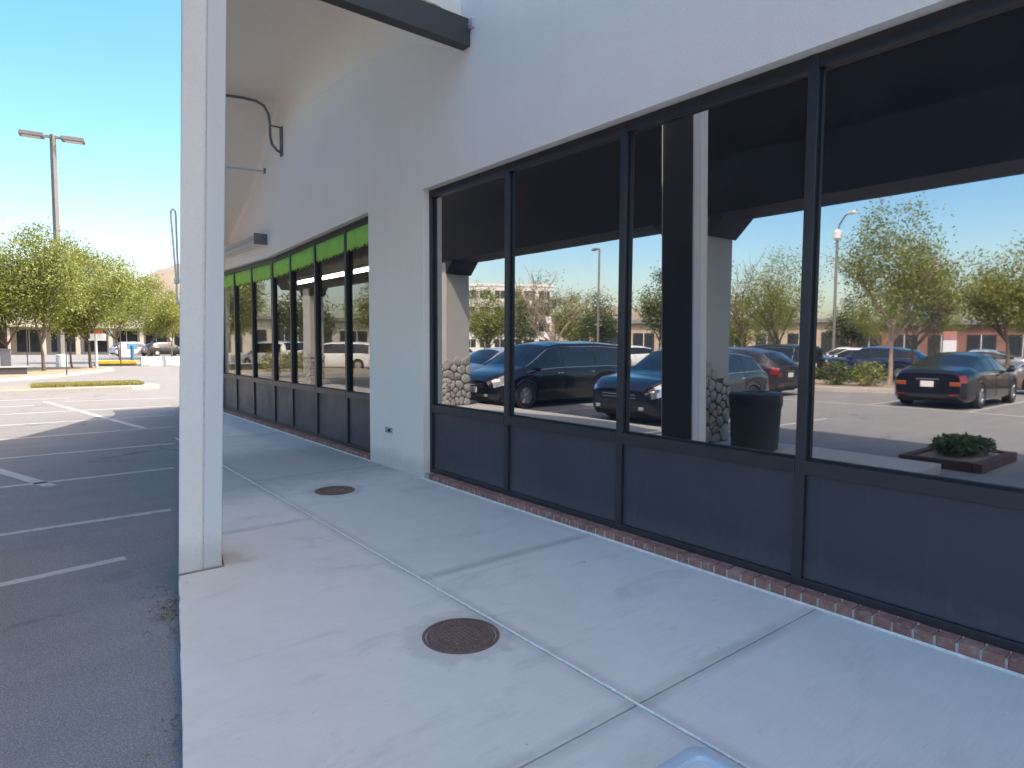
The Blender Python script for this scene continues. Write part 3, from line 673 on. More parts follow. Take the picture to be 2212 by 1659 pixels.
# dry litter against the kerb
def litter():
    r = random.Random(4); mb = MB()
    for k in range(55):
        y = r.choice([4.15, 4.3, 4.45, 4.2, 3.2, 2.9])+r.gauss(0, .13); x = cx(y)-.02-abs(r.gauss(0, .05)); s = r.uniform(.006, .02); a = r.uniform(0, 6); z = GZ+.004+r.uniform(0, .02)
        c, sn = math.cos(a), math.sin(a)
        mb.add([(x-c*s, y-sn*s, z), (x+sn*s*.4, y-c*s*.4, z+r.uniform(0, .015)), (x+c*s, y+sn*s, z+r.uniform(0, .02)), (x-sn*s*.4, y+c*s*.4, z)], [(0, 1, 2, 3)])
    for k in range(40):
        y = 4.35+r.gauss(0, .18); x = cx(y)-.03-abs(r.gauss(0, .06)); a = r.uniform(0, 6); l = r.uniform(.03, .09)
        mb.tube([(x, y, GZ+.006), (x+l*math.cos(a)*.5, y+l*math.sin(a)*.5, GZ+.012+r.random()*.03), (x+l*math.cos(a), y+l*math.sin(a), GZ+.006)], .0015, 4)
    o = mb.build('leaf_litter', m_leaf('dry_leaf', [(.10, .075, .04), (.22, .17, .09), (.16, .12, .07)], .1), kind='stuff')
    o['label'] = 'dry leaves and twigs caught against the kerb below the near pillar'; o['category'] = 'litter'
litter()

# bin beside the stone pillar
bn = tag(empty('litter_bin', (-1.12, 5.08, 0.001)), 'squat dark round litter bin in front of the stone based pillar', 'bin')
BIN = simple('dark_brown_bin', (.035, .033, .034), .6, 0, .2, 4); BINL = simple('black_bin_lid', (.014, .014, .016), .5)
bn.scale = (1, 1, .88)
MB().lathe([(.30, 0), (.33, .02), (.36, .70), (.37, .72), (.37, .76), (.35, .76)], seg=32).build('body', BIN, bn, smooth=True)
MB().lathe([(.375, .745), (.38, .76), (.38, .93), (.34, .965), (.2, .97), (.19, .93), (.18, .93)], seg=32, cap=False).build('lid', BINL, bn, smooth=True)
# brick planter at the end of the outer walkway
pb = tag(empty('brick_planter', (-3.1, 3.05, GZ)), 'low brick planter with ragged green plants in the shade of the canopy', 'planter')
PBR = simple('planter_brick', (.09, .045, .036), .9, 0, .3, 9, bmp=.4)
for a, b in (((-.8, -.5, 0), (.8, -.38, .13)), ((-.8, .38, 0), (.8, .5, .13)), ((-.8, -.379, 0), (-.68, .379, .13)), ((.68, -.379, 0), (.8, .379, .13))): MB().box(a, b).build('side', PBR, pb, bevel=.012)
MB().box((-.68, -.38, .02), (.68, .38, .10)).build('soil', SOIL, pb)

# ================================================================== PLANTS AND TREES
def leaf_mesh(P, D, size, r, flat=.5):
    """rhombic leaf quads at points P; D outward directions"""
    n = len(P); nrm = r.normal(0, 1, (n, 3)); nrm = nrm+D*flat; nrm /= np.linalg.norm(nrm, axis=1)[:, None]
    t = np.cross(nrm, r.normal(0, 1, (n, 3))); t /= np.linalg.norm(t, axis=1)[:, None]; b = np.cross(nrm, t)
    s = size*r.uniform(.6, 1.3, n)[:, None]
    v = np.stack([P-t*s, P+b*s*.45-t*s*.1, P+t*s, P-b*s*.45-t*s*.1], 1).reshape(-1, 3)
    mb = MB(); mb.v = v.tolist(); mb.f = [(4*i, 4*i+1, 4*i+2, 4*i+3) for i in range(n)]; return mb
def make_tree(name, H, cr, cbase, nleaf, size, leafm, barkm, seed, tr=.11, spread=1.0, sparse=False, topflat=1.0):
    """trunk with limbs, and a crown of leaf clumps round the branch tips"""
    rr = random.Random(seed); r = np.random.default_rng(seed)
    root = empty(name); mb = MB(); tips = []
    def limb(p, d, l, rad, lev):
        pts = [p]; rs = [rad]; q = Vector(p); dd = Vector(d)
        for k in range(4):
            dd = (dd+Vector((rr.gauss(0, .13), rr.gauss(0, .13), rr.gauss(.05, .08)))).normalized(); q = q+dd*l/4; pts.append(tuple(q)); rs.append(rad*(1-.16*(k+1)))
            if lev >= 2: tips.append((Vector(q), lev))
        mb.tube(pts, rs, 7 if lev < 2 else 5, cap=False)
        if lev < 3:
            for k in range(3 if lev else 6):
                a = rr.uniform(0, 2*math.pi); sp = rr.uniform(.5, 1.0)*spread
                nd = (dd*.9+Vector((math.cos(a)*sp, math.sin(a)*sp, rr.uniform(-.1, .5)))).normalized()
                st = pts[rr.choice([2, 3, 4])] if lev else pts[rr.choice([3, 4])]
                limb(st, nd, l*rr.uniform(.5, .8) if lev else (H-cbase)*rr.uniform(.38, .58), rad*.52, lev+1)
    tl = cbase*1.12
    limb((0, 0, -.1), (rr.uniform(-.06, .06), rr.uniform(-.06, .06), 1), tl, tr, 0)
    mb.build('trunk', barkm, root, smooth=True)
    zc = (H+cbase)/2; hz = (H-cbase)/2*1.05
    C = []; la, lb, lc = (rr.uniform(0, 6) for _ in range(3))
    def lump(v):
        a = math.atan2(v[1], v[0]); return 1+.16*math.sin(2*a+la+v[2]*2)+.14*math.sin(5*a+lb-v[2]*3)+.12*math.sin(v[2]*7+lc)
    for p, lev in tips:
        e = ((p.x/cr)**2+(p.y/cr)**2+((p.z-zc)/hz)**2)**.5
        if e > 1.0: p = Vector((p.x/e*rr.uniform(.8, 1.02), p.y/e*rr.uniform(.8, 1.02), zc+(p.z-zc)/e*rr.uniform(.85, 1.05)))
        C.append(tuple(p))
    if not sparse:
        for k in range(int(len(C)*.6)):
            v = Vector((rr.gauss(0, 1), rr.gauss(0, 1), rr.gauss(0, 1))).normalized()*rr.uniform(.55, .97)
            lm = lump((v.x, v.y, v.z)); C.append((v.x*cr*lm, v.y*cr*lm, zc+v.z*hz*(.9+.25*(lm-1))))
        for k in range(7):
            a = rr.uniform(0, 6.28); q = rr.uniform(0, .7)*cr; z0 = zc+hz*(1-(q/cr)**2)**.5*.85
            for kk in range(4): C.append((q*math.cos(a)+rr.gauss(0, .08), q*math.sin(a)+rr.gauss(0, .08), z0+kk*.2))
    C = np.array(C); idx = r.integers(0, len(C), nleaf)
    sig = .16 if sparse else .20
    k = r.normal(0, 1, (nleaf, 3))*np.array([sig*cr**.5, sig*cr**.5, sig*cr**.5*.8])
    P = C[idx]+k; P[:, 2] = np.maximum(P[:, 2], cbase*.82)
    D = P-np.array([0, 0, zc]); D /= np.linalg.norm(D, axis=1)[:, None]+1e-6
    leaf_mesh(P, D, size, r).build('crown', leafm, root)
    return root
LG = m_leaf('leaf_green', [(.17, .20, .04), (.25, .275, .055), (.33, .34, .075), (.14, .17, .035)])
LY = m_leaf('leaf_yellow_green', [(.22, .24, .04), (.30, .29, .05), (.18, .21, .04)])
LD = m_leaf('leaf_dark_green', [(.055, .085, .025), (.085, .12, .035), (.11, .145, .035)], .3)
LS = m_leaf('leaf_grey_green', [(.16, .17, .08), (.22, .22, .10), (.12, .14, .05)], .35)
LT = m_leaf('leaf_dry_tan', [(.17, .135, .065), (.22, .18, .08), (.13, .12, .05)], .35)
def place(root, x, y, rot=0, s=1.0, label=None, group=None, cat='tree', sz=None):
    root.location = (x, y, 0 if abs(x) < 0 else GZ); root.rotation_euler.z = rot; root.scale = (s, s, sz or s)
    tag(root, label, cat, group); return root
# trees beyond the lot in direct view
GR = 'broadleaf trees on the far island'
T = lambda seed, H, cr, cb, n=15000, m=LG, b=BARK, size=.075, **k: make_tree('broadleaf_tree', H, cr, cb, n, size, m, b, seed, **k)
t1 = T(11, 6.2, 2.8, 1.9, 18000); place(t1, -.1, 41.6, 0, .94, 'leafy green tree at the far left edge behind the grey utility cabinet', GR)
t2 = T(12, 7.4, 2.8, 2.0, 21000); place(t2, 1.45, 40.0, 0, .94, 'tallest leafy green tree, just left of the tall lamp post', GR)
t3 = T(13, 6.9, 2.9, 2.1, 21000); place(t3, 3.75, 43.2, 0, .93, 'leafy green tree with pale lit trunk right of the lamp post', GR)
t4 = T(14, 8.2, 3.3, 2.5, 19000, size=.09); place(t4, 6.9, 57.0, 0, .93, 'darker green tree standing by the yellow kerb', GR)
t5 = T(15, 6.8, 2.7, 2.2, 14000, LY, size=.09); place(t5, 10.4, 68.0, 0, .95, 'yellow-green tree nearest the pillar on the right of the row', GR)
t6 = copy_tree(t5); place(t6, 12.9, 71, 1.9, .92, 'small yellow-green tree peeping out right behind the others', GR)
t7 = copy_tree(t2); place(t7, -2.2, 39.0, 2.2, .86, 'green tree mostly cut off by the left frame edge', GR)
t8 = T(16, 4.6, 1.3, 1.9, 3500, LY, size=.1, tr=.06); place(t8, 2.9, 43.5, 0, 1, 'slender young tree with dark leaning stem between two larger trees', GR)

# trees reflected in the glass
GM = 'trees across the parking lot seen in the glass'
m9 = make_tree('street_tree', 6.6, 1.75, 2.3, 12000, .06, LG, BARKP, 21, .10); place(m9, -18.6, 9.9, 0, 1, 'green tree rising from the hedge island behind the navy sedan', GM)
m10 = make_tree('street_tree', 5.6, 1.6, 2.2, 10000, .065, LG, BARK, 22, .09); place(m10, -24.4, 10.9, 0, 1, 'green tree right behind the hedge island tree', GM)
m11 = make_tree('street_tree', 5.8, 2.2, 2.4, 12000, .075, LY, BARK, 23, .12); place(m11, -28.6, 8.6, 0, 1, 'broad yellow-green tree at the right edge of the mirrored view', GM)
m4 = make_tree('bare_tree', 7.2, 2.5, 1.6, 1500, .06, LT, BARKP, 24, .16, 1.1, True); place(m4, -20.7, 29.1, 0, 1, 'nearly bare tree with pale forked trunk behind the minivan', GM)
m1 = make_tree('sparse_tree', 6.6, 1.9, 2.2, 2600, .075, LS, BARKP, 25, .11, 1.0, True); place(m1, -18.3, 37.5, 0, 1, 'thin pale trunk tree with dull olive leaves, left in the first pane', GM)
m2 = make_tree('street_tree', 5.8, 2.2, 1.2, 8000, .11, LG, BARK, 26, .12); place(m2, -25.7, 44.3, 0, 1, 'dense mid green tree below the white office block', GM)
m3 = make_tree('street_tree', 7.2, 2.4, 1.8, 5200, .085, LS, BARK, 27, .15, 1.0, True); place(m3, -25.4, 38.2, 0, 1, 'grey-green open crowned tree above the minivan bonnet', GM)
m5 = make_tree('street_tree', 5.6, 1.9, 1.0, 7000, .11, LD, BARK, 28, .12); place(m5, -33.1, 38.4, 0, 1, 'dark green tree behind the slim lamp post', GM)
m6 = make_tree('street_tree', 7.0, 1.8, 1.9, 6500, .1, LD, BARK, 29, .12); place(m6, -31.2, 30.9, 0, 1, 'dark tree just left of the stone based pillar', GM)
m7 = make_tree('bare_tree', 8.6, 2.0, 2.4, 1500, .075, LS, BARK, 30, .12, .9, True); place(m7, -33.8, 25.2, 0, 1, 'wispy tree with few leaves right of the stone based pillar', GM)
m8 = make_tree('street_tree', 7.2, 2.2, 1.9, 10000, .065, LG, BARK, 31, .12); place(m8, -29.1, 19.9, 0, 1, 'light green tree above the dark pickup', GM)
back = [(m2, -48, 34, 1.1, 1.0), (m5, -55, 27.3, .4, 1.05), (m8, -52, 23.5, 2.0, .85), (m10, -60, 20.7, .9, 1.1), (m2, -40, 48, 2.4, 1.1), (m5, -36, 52, 1.5, 1.1), (m8, -63, 14, 3, 1.0), (m10, -22, 55, 2.2, 1.25), (m5, -12, 52, .8, 1.1), (m2, -30, 60, .5, 1.2), (m11, -46, 11, 1.2, .9), (m9, -41, 27, 2, .9)]
wh = ['behind the white far cars', 'left of the tall curved lamp', 'in the second row by the lamp', 'behind the blue sign', 'behind the olive tree', 'below the office block to the right', 'by the brick shop', 'beyond the white van', 'reflected at the near end of the far storefront', 'deep behind the first pane', 'beyond the right edge tree', 'over the pickup roof']
for (src, x, y, a, s), ww in zip(back, wh):
    c = copy_tree(src); place(c, x, y, a, s, 'distant mirrored tree '+ww, 'background trees in the mirrored view')
b1 = make_tree('yellow_tree', 6.2, 2.2, 1.6, 6500, .11, LY, BARK, 33, .1); place(b1, -15.5, 47, 0, 1, 'yellowing tree mirrored in the far storefront', 'background trees in the mirrored view')
c = copy_tree(b1); place(c, -5.5, 52, 1, 1.05, 'yellowing tree mirrored in the farthest bays', 'background trees in the mirrored view')

def shrub(x, y, rx, ry, h, n, mat, label, seed, cat='shrub', group=None, z=.03, size=.05, name='shrub'):
    r = np.random.default_rng(seed); v = r.normal(0, 1, (n, 3)); v /= np.linalg.norm(v, axis=1)[:, None]; v *= r.uniform(.55, 1.05, n)[:, None]
    lump = 1+.18*np.sin(v[:, 0]*5+seed)*np.cos(v[:, 1]*4)
    P = np.stack([v[:, 0]*rx*lump, v[:, 1]*ry*lump, h*.5+v[:, 2]*h*.5*lump], 1); P[:, 2] = np.maximum(P[:, 2], .02)
    root = empty(name, (x, y, z)); leaf_mesh(P, v, size, r).build('foliage', mat, root)
    st = MB(); rr = random.Random(seed)
    for k in range(5): st.tube([(rr.uniform(-.1, .1), rr.uniform(-.1, .1), -.05), (rr.uniform(-.5, .5)*rx, rr.uniform(-.5, .5)*ry, h*.6)], .012, 5)
    st.build('stem', BARK, root); return tag(root, label, cat, group)
for k, (x, y, lab) in enumerate([(-16.9, 13.3, 'hedge shrub at the left end of the island'), (-16.7, 12.2, 'hedge shrub second from the left on the island'), (-17.0, 11.1, 'hedge shrub in the middle of the island'), (-17.3, 10.1, 'hedge shrub next to the tree trunk on the island')]):
    shrub(x, y, .62, .6, .95, 1500, LG if k % 2 else LD, 'rounded green '+lab, 40+k, group='hedge shrubs on the island')
shrub(-3.2, 3.05, .62, .34, .26, 1300, LD, 'ragged green plants spilling over the brick planter', 50, z=-.02, name='planter_plants')
shrub(-2.6, 30.5, 1.0, .8, 1.2, 1800, LY, 'bright green bush mirrored low in the farthest bays', 51)
shrub(-4.6, 33, 1.1, .8, 1.1, 1800, LG, 'green bush mirrored beside the white van', 52)
shrub(-30.5, 14, 1.2, 2.4, .9, 2500, LD, 'clipped hedge behind the navy sedan', 53, size=.08)

# ================================================================== CARS
def smooth_(a, k):
    if k < 1: return a
    ker = np.hanning(2*k+3)[1:-1]; ker /= ker.sum(); return np.convolve(np.pad(a, k, mode='edge'), ker, 'same')[k:-k]
def make_car(name, L_, W_, top, belt, hwp, rwp, wheels, wr, cowl, header, rhead, rbase, pillars, dlo, mat, chrome=False, plates=(False, True), tail=(.20, .30), head=(.52, .10), lampz=(.22, .03), amber=False):
    """lofted body. x forward, nose at +L/2. profile args are (x, value) lists"""
    root = empty(name); hL = L_/2
    x = np.linspace(-hL, hL, 131)
    extra = []
    for wxx in wheels: extra += list(wxx+wr*1.09*np.cos(np.linspace(0, math.pi, 15)))
    for pcol in pillars: extra += [pcol-.035, pcol+.035]
    extra += [cowl, header, rhead, rbase, dlo[0], dlo[1]]
    x = np.unique(np.round(np.concatenate([x, extra]), 4))
    def prof(p, k=0):
        xs = np.linspace(-hL, hL, 400); a = smooth_(np.interp(xs, *zip(*p)), k); return np.interp(x, xs, a)
    tz, bz, hw, rw = prof(top, 9), prof(belt, 9), prof(hwp, 6)*W_/2, prof(rwp, 10)*W_/2
    bot = np.full_like(x, .19)
    bot += np.clip((np.abs(x)-hL+.35)/.35, 0, 1)**2*.10
    arch = np.zeros_like(x)
    for wxx in wheels:
        d = np.abs(x-wxx); rr_ = wr*1.10; m = d < rr_; bot[m] = np.maximum(bot[m], wr+np.sqrt(np.maximum(rr_**2-d[m]**2, 0))-.0); arch[m] = 1
    bz = np.minimum(bz, tz-.012)
    bot = np.minimum(bot, bz-.10)
    n = len(x); rows = []
    mid = bot+(bz-bot)*.5
    def R(y, z): rows.append(np.stack([x, y, z], 1))
    R(hw-.07*(1-arch), bot); R(hw-.012, bot+(bz-bot)*.10); R(hw+.004, bot+(bz-bot)*.42); R(hw, bot+(bz-bot)*.70); R(hw-.014, bz-(bz-bot)*.10); R(hw-.045, bz)
    gz = tz-.055*np.clip((tz-bz)/.3, .15, 1)
    ry = np.minimum(rw, hw-.06)
    for fr in (.05, .5, .88, 1.0):
        bow = .022*math.sin(math.pi*fr)*np.clip((tz-bz)/.4, 0, 1)
        R((hw-.045)+(ry-(hw-.045))*fr+bow, bz+(gz-bz)*fr)
    for fr in (.82, .6, .35, 0): R(ry*fr, gz+(tz-gz)*(1-fr**2.2)+.012*(1-fr**2))
    V = np.array(rows); nr = len(rows)                      # nr x n x 3
    groups = {}
    def put(key, q, side): groups.setdefault((key, side), []).append(q)
    for side in (1, -1):
        for i in range(nr-1):
            for j in range(n-1):
                xm = (x[j]+x[j+1])/2; key = 'body'
                hgt = gz[j]-bz[j]
                if i in (6, 7) and dlo[0] <= xm <= dlo[1] and min(hgt, gz[j+1]-bz[j+1]) > .05:
                    key = 'side_window'
                    for pcol in pillars:
                        if abs(xm-pcol) < .035: key = 'pillar_cover'
                if i >= 9 and cowl > xm > header: key = 'windscreen'
                if i >= 9 and rbase < xm < rhead: key = 'rear_window'
                if i in (3, 4, 5, 6) and hL-head[0] < xm < hL-head[1]+.02 and (i > 3 or xm > hL-head[0]*.7): key = 'headlight'
                if i in (3, 4) and -hL+tail[1]*.0+.012 < xm < -hL+tail[0]: key = 'taillight'
                a = V[i, j].copy(); b = V[i, j+1].copy(); c_ = V[i+1, j+1].copy(); d = V[i+1, j].copy()
                q = [a, b, c_, d]
                for p in q: p[1] *= side
                put(key, q if side > 0 else q[::-1], side)
    def mk(nm, quads, m, parent=root, thick=0):
        idx = {}; mb = MB()
        for q in quads:
            f = []
            for p in q:
                k = tuple(np.round(p, 5))
                if k not in idx: idx[k] = len(mb.v); mb.v.append(k)
                if idx[k] not in f: f.append(idx[k])
            if len(f) > 2: mb.f.append(tuple(f))
        o = mb.build(nm, m, parent, smooth=True)
        return o
    # caps at both ends
    body = groups[('body', 1)]+groups[('body', -1)]
    for j in (0, n-1):
        for i in range(nr-1):
            a, b = V[i, j].copy(), V[i+1, j].copy(); a2, b2 = a*[1, -1, 1], b*[1, -1, 1]
            q = [a, b, b2, a2]; body.append(q if j else q[::-1])
    bo = mk('body', body, mat)
    for s in (1, -1):
        for key, nm, m in (('side_window', 'side_window', CARGL), ('pillar_cover', 'pillar_cover', BLACK), ('headlight', 'headlight', HLAMP), ('taillight', 'taillight', TLAMP)):
            if (key, s) in groups: mk(nm, groups[(key, s)], m)
    for key in ('windscreen', 'rear_window'):
        mk(key, groups.get((key, 1), [])+groups.get((key, -1), []), CARGL)
    # underside and wheel wells
    MB().box((-hL+.25, -W_/2+.16, .16), (hL-.25, W_/2-.16, .62)).build('underbody', BLACK, root)
    # wheels
    for wxx in wheels:
        for s in (1, -1):
            yo = s*(W_/2-.115); wt = .11
            tm = MB().lathe([(wr*.62, -wt), (wr*.93, -wt), (wr, -wt*.7), (wr, wt*.7), (wr*.93, wt), (wr*.62, wt), (wr*.60, wt*.6), (wr*.60, -wt*.6)], seg=36, axis='y', cap=False)
            wo = tm.build('wheel', TYRE, root, smooth=True, loc=(wxx, yo, wr))
            rm = MB().lathe([(wr*.64, wt*.8), (wr*.6, wt*.85), (wr*.58, wt*.3), (.05, wt*.2)], seg=30, axis='y', cap=True)
            for k in range(5):
                a = 2*math.pi*k/5
                for da in (-.16, .16):
                    p0 = Vector((.05*math.cos(a), wt*.65, .05*math.sin(a))); p1 = Vector((wr*.6*math.cos(a+da), wt*.88, wr*.6*math.sin(a+da)))
                    rm.tube([p0, p1], .016, 6)
            rm.lathe([(.055, wt*.5), (.055, wt*.8), (.03, wt*.9)], seg=12, axis='y')
            if s < 0: rm.v = [(p[0], -p[1], p[2]) for p in rm.v]; rm.f = [q[::-1] for q in rm.f]
            rm.build('rim', RIM, wo, smooth=True)
    # trim
    jn = [j for j in range(n) if dlo[0] <= x[j] <= dlo[1] and gz[j]-bz[j] > .05]
    for s in (1, -1):
        mt = CHROME if chrome else BLACK
        loop = [(V[6, j][0], s*(V[6, j][1]+.006), V[6, j][2]) for j in jn]+[(V[8, j][0], s*(V[8, j][1]+.006), V[8, j][2]) for j in jn[::-1]]
        MB().tube(loop+loop[:1], .009, 5).build('window_trim', mt, root)
        for px_ in list(pillars)+[dlo[1]-.12]:
            j = int(np.argmin(np.abs(x-px_)))
            MB().tube([(V[i, j][0], s*(V[i, j][1]+.001), V[i, j][2]) for i in range(1, 7)], .005, 4).build('door_gap', BLACK, root)
        for px_ in pillars:
            j = int(np.argmin(np.abs(x-(px_+.16)))); p = V[4, j]
            MB().tube([(p[0]-.09, s*(p[1]+.012), p[2]-.03), (p[0]-.06, s*(p[1]+.035), p[2]-.02), (p[0]+.06, s*(p[1]+.035), p[2]-.02), (p[0]+.09, s*(p[1]+.012), p[2]-.03)], .014, 6).build('door_handle', CHROME if chrome else mat, root, smooth=True)
        j = int(np.argmin(np.abs(x-(dlo[1]-.30)))); p = V[6, j]
        mm = MB()
        mm.lathe([(.03, -.09), (.09, -.06), (.10, .0), (.085, .06), (.03, .08)], (0, 0, 0), 12, 'y')
        mm.v = [(p[0]+q[0]*.75, s*(p[1]+.13+q[1]), p[2]+.06+q[2]*.75) for q in mm.v]
        mm.box((p[0]-.03, min(s*(p[1]-.0), s*(p[1]+.08)), p[2]+.0), (p[0]+.03, max(s*p[1], s*(p[1]+.08)), p[2]+.04))
        mm.build('wing_mirror', mat, root, smooth=True)
    # nose and tail dressing
    zb = float(bz[-1]); zt = float(tz[-1]); yb = float(hw[-1])
    MB().box((hL-.01, -yb*.62, zt-.20), (hL+.012, yb*.62, zt-.06)).build('grille', BLACK, root, bevel=.01)
    for k in range(2): MB().box((hL+.008, -yb*.6, zt-.175+.06*k), (hL+.02, yb*.6, zt-.155+.06*k)).build('grille_bar', CHROME if chrome else GASK, root, bevel=.004)
    MB().box((hL-.01, -yb*.72, .30), (hL+.010, yb*.72, .40)).build('lower_grille', BLACK, root, bevel=.008)
    for s in (1, -1): MB().box((hL-.05, s*yb*.80-.07, .33), (hL+.008, s*yb*.80+.07, .40)).build('fog_lamp', HLAMP, root, bevel=.01)
    MB().box((-hL-.010, -yb*.75, .28), (-hL+.01, yb*.75, .36)).build('rear_bumper_insert', BLACK, root, bevel=.006)
    zt2 = float(tz[0])
    if plates[0]: MB().box((hL+.012, -.15, .42), (hL+.024, .15, .56)).build('number_plate', PLATE, root, bevel=.004)
    if plates[1]: MB().box((-hL-.024, -.15, zt2-.34), (-hL-.001, .15, zt2-.19)).build('number_plate', PLATE, root, bevel=.004)
    MB().box((-hL-.022, -.26, zt2-.155), (-hL-.001, .26, zt2-.125)).build('boot_trim', CHROME, root, bevel=.006)
    for s in (1, -1):
        yb0 = float(hw[0])
        MB().box((-hL-.014, s*(yb0-.11)-.12, zt2-.31), (-hL+.03, s*(yb0-.11)+.12, zt2-.20)).build('taillight', TLAMP if not amber else AMBER, root, bevel=.02)
        MB().box((-hL-.010, s*(yb0-.13)-.1, .34), (-hL+.02, s*(yb0-.13)+.1, .38)).build('reflector', TLAMP, root, bevel=.006)
    for p in pillars: pass
    return root
def recolor(root, old, new):
    for ch in [root]+list(root.children_recursive):
        if ch.type == 'MESH' and ch.material_slots and ch.material_slots[0].material == old:
            ch.material_slots[0].link = 'OBJECT'; ch.material_slots[0].material = new
def put_car(root, x, y, ang, label, cat='car', group=None):
    root.location = (x, y, GZ+.001); root.rotation_euler.z = ang; tag(root, label, cat, group); return root

van = make_car('minivan', 5.1, 1.95,
    [(-2.55, .98), (-2.5, 1.1), (-2.36, 1.55), (-2.15, 1.68), (-1.2, 1.735), (.2, 1.72), (.75, 1.64), (1.55, 1.10), (1.75, 1.02), (2.2, .92), (2.45, .82), (2.55, .70)],
    [(-2.55, .96), (-1.5, 1.02), (.3, 1.00), (1.2, .96), (1.9, .90), (2.3, .80), (2.55, .64)],
    [(-2.55, .84), (-2.42, .93), (-2.1, .985), (0, 1), (1.6, .99), (2.1, .95), (2.4, .84), (2.55, .64)],
    [(-2.55, .74), (-2.0, .76), (0, .78), (.8, .77), (1.6, .86), (2.2, .82), (2.55, .52)],
    [1.58, -1.42], .345, 1.58, .72, -2.18, -2.46, [.25, -1.0], (-2.1, 1.55), NAVY, True, (True, True))
put_car(van, -4.35, 13.2, 0, 'dark navy minivan with chrome window line parked nose in', 'minivan')
sed = make_car('sedan', 4.75, 1.82,
    [(-2.375, .86), (-2.32, .98), (-1.9, 1.03), (-1.55, 1.07), (-.75, 1.37), (-.2, 1.44), (.35, 1.42), (1.15, .99), (1.35, .93), (1.9, .86), (2.2, .76), (2.375, .62)],
    [(-2.375, .84), (-1.8, .95), (-.8, .95), (.6, .90), (1.3, .87), (2.0, .78), (2.375, .58)],
    [(-2.375, .78), (-2.2, .90), (-1.8, .97), (0, 1), (1.5, .985), (2.0, .94), (2.25, .83), (2.375, .64)],
    [(-2.375, .68), (-1.7, .78), (-.9, .66), (0, .65), (.4, .66), (1.2, .84), (1.9, .80), (2.375, .5)],
    [1.42, -1.36], .325, 1.16, .40, -.70, -1.58, [-.22], (-1.45, 1.12), NAVY, False, (False, True), amber=True)
sed.scale = (1.05, 1.05, 1.05); put_car(sed, -14.0, 6.25, math.pi, 'dark navy sedan seen from behind with white rear plate', 'sedan')
cro = make_car('crossover', 4.7, 1.88,
    [(-2.35, .95), (-2.3, 1.02), (-2.05, 1.22), (-1.7, 1.46), (-1.0, 1.58), (0, 1.61), (.45, 1.57), (1.2, 1.10), (1.4, 1.03), (1.95, .96), (2.2, .86), (2.35, .72)],
    [(-2.35, .93), (-1.8, 1.05), (-.8, 1.02), (.6, .98), (1.3, .95), (2.0, .87), (2.35, .66)],
    [(-2.35, .82), (-2.2, .92), (-1.9, .98), (0, 1), (1.5, .985), (2.0, .95), (2.22, .85), (2.35, .66)],
    [(-2.35, .70), (-1.8, .70), (-.9, .70), (0, .71), (.5, .71), (1.25, .86), (1.95, .84), (2.35, .54)],
    [1.42, -1.38], .36, 1.22, .48, -1.72, -2.28, [.0, -1.05], (-1.95, 1.2), GREYP, True, (False, True))
put_car(cro, -4.75, 8.95, math.radians(-2), 'grey-blue crossover parked nose in behind the stone based pillar', 'crossover')
c = copy_tree(sed); recolor(c, NAVY, SILV); put_car(c, -4.9, 16.2, 0, 'silver sedan parked beyond the minivan bonnet', 'sedan')
c = copy_tree(cro); recolor(c, GREYP, REDP); put_car(c, -12.6, 12.9, math.radians(90), 'dark plum crossover behind the grey-blue crossover', 'crossover')
c = copy_tree(van); recolor(c, NAVY, BLKP); put_car(c, -21.5, 16.4, math.radians(100), 'black van standing across behind the crossover roof', 'van')
FG = 'cars in the far rows of the lot'
far = [(sed, NAVY, WHITEP, -24, 33, .2, 'white sedan in the far row below the olive tree'), (cro, GREYP, WHITEP, -27, 30.2, .1, 'white crossover in the far row left of the pillar'), (sed, NAVY, SILV, -17.5, 24.5, 0, 'silver sedan glimpsed just left of the pillar'),
       (sed, NAVY, BLUEP, -24.5, 16.8, 1.7, 'blue sedan behind the hedge island'), (cro, GREYP, BLUEP, -27, 13.6, 1.6, 'blue crossover behind the hedge island'), (sed, NAVY, WHITEP, -31, 16.2, 1.5, 'white sedan two rows behind the hedge'), (cro, GREYP, BLKP, -30, 6.2, 1.55, 'black crossover at the right edge beyond the navy sedan'),
       (sed, NAVY, SILV, -33, 10.8, 1.5, 'silver sedan beyond the hedge tree'), (van, NAVY, WHITEP, -8.6, 37.5, .9, 'white van mirrored in the far storefront'), (van, NAVY, WHITEP, -5.2, 39.5, 1.2, 'white van mirrored past the thick mullion'), (cro, GREYP, SILV, -14, 34, .1, 'silver crossover mirrored near the white pier'),
       (sed, NAVY, WHITEP, -38, 20, 1.4, 'white sedan deep in the lot over the pickup'), (cro, GREYP, TANP, -20.5, 4.2, 1.57, 'champagne crossover cut by the right edge')]
for src, old, new, x, y, a, lab in far:
    c = copy_tree(src); recolor(c, old, new); put_car(c, x, y, a, lab, 'car', FG)

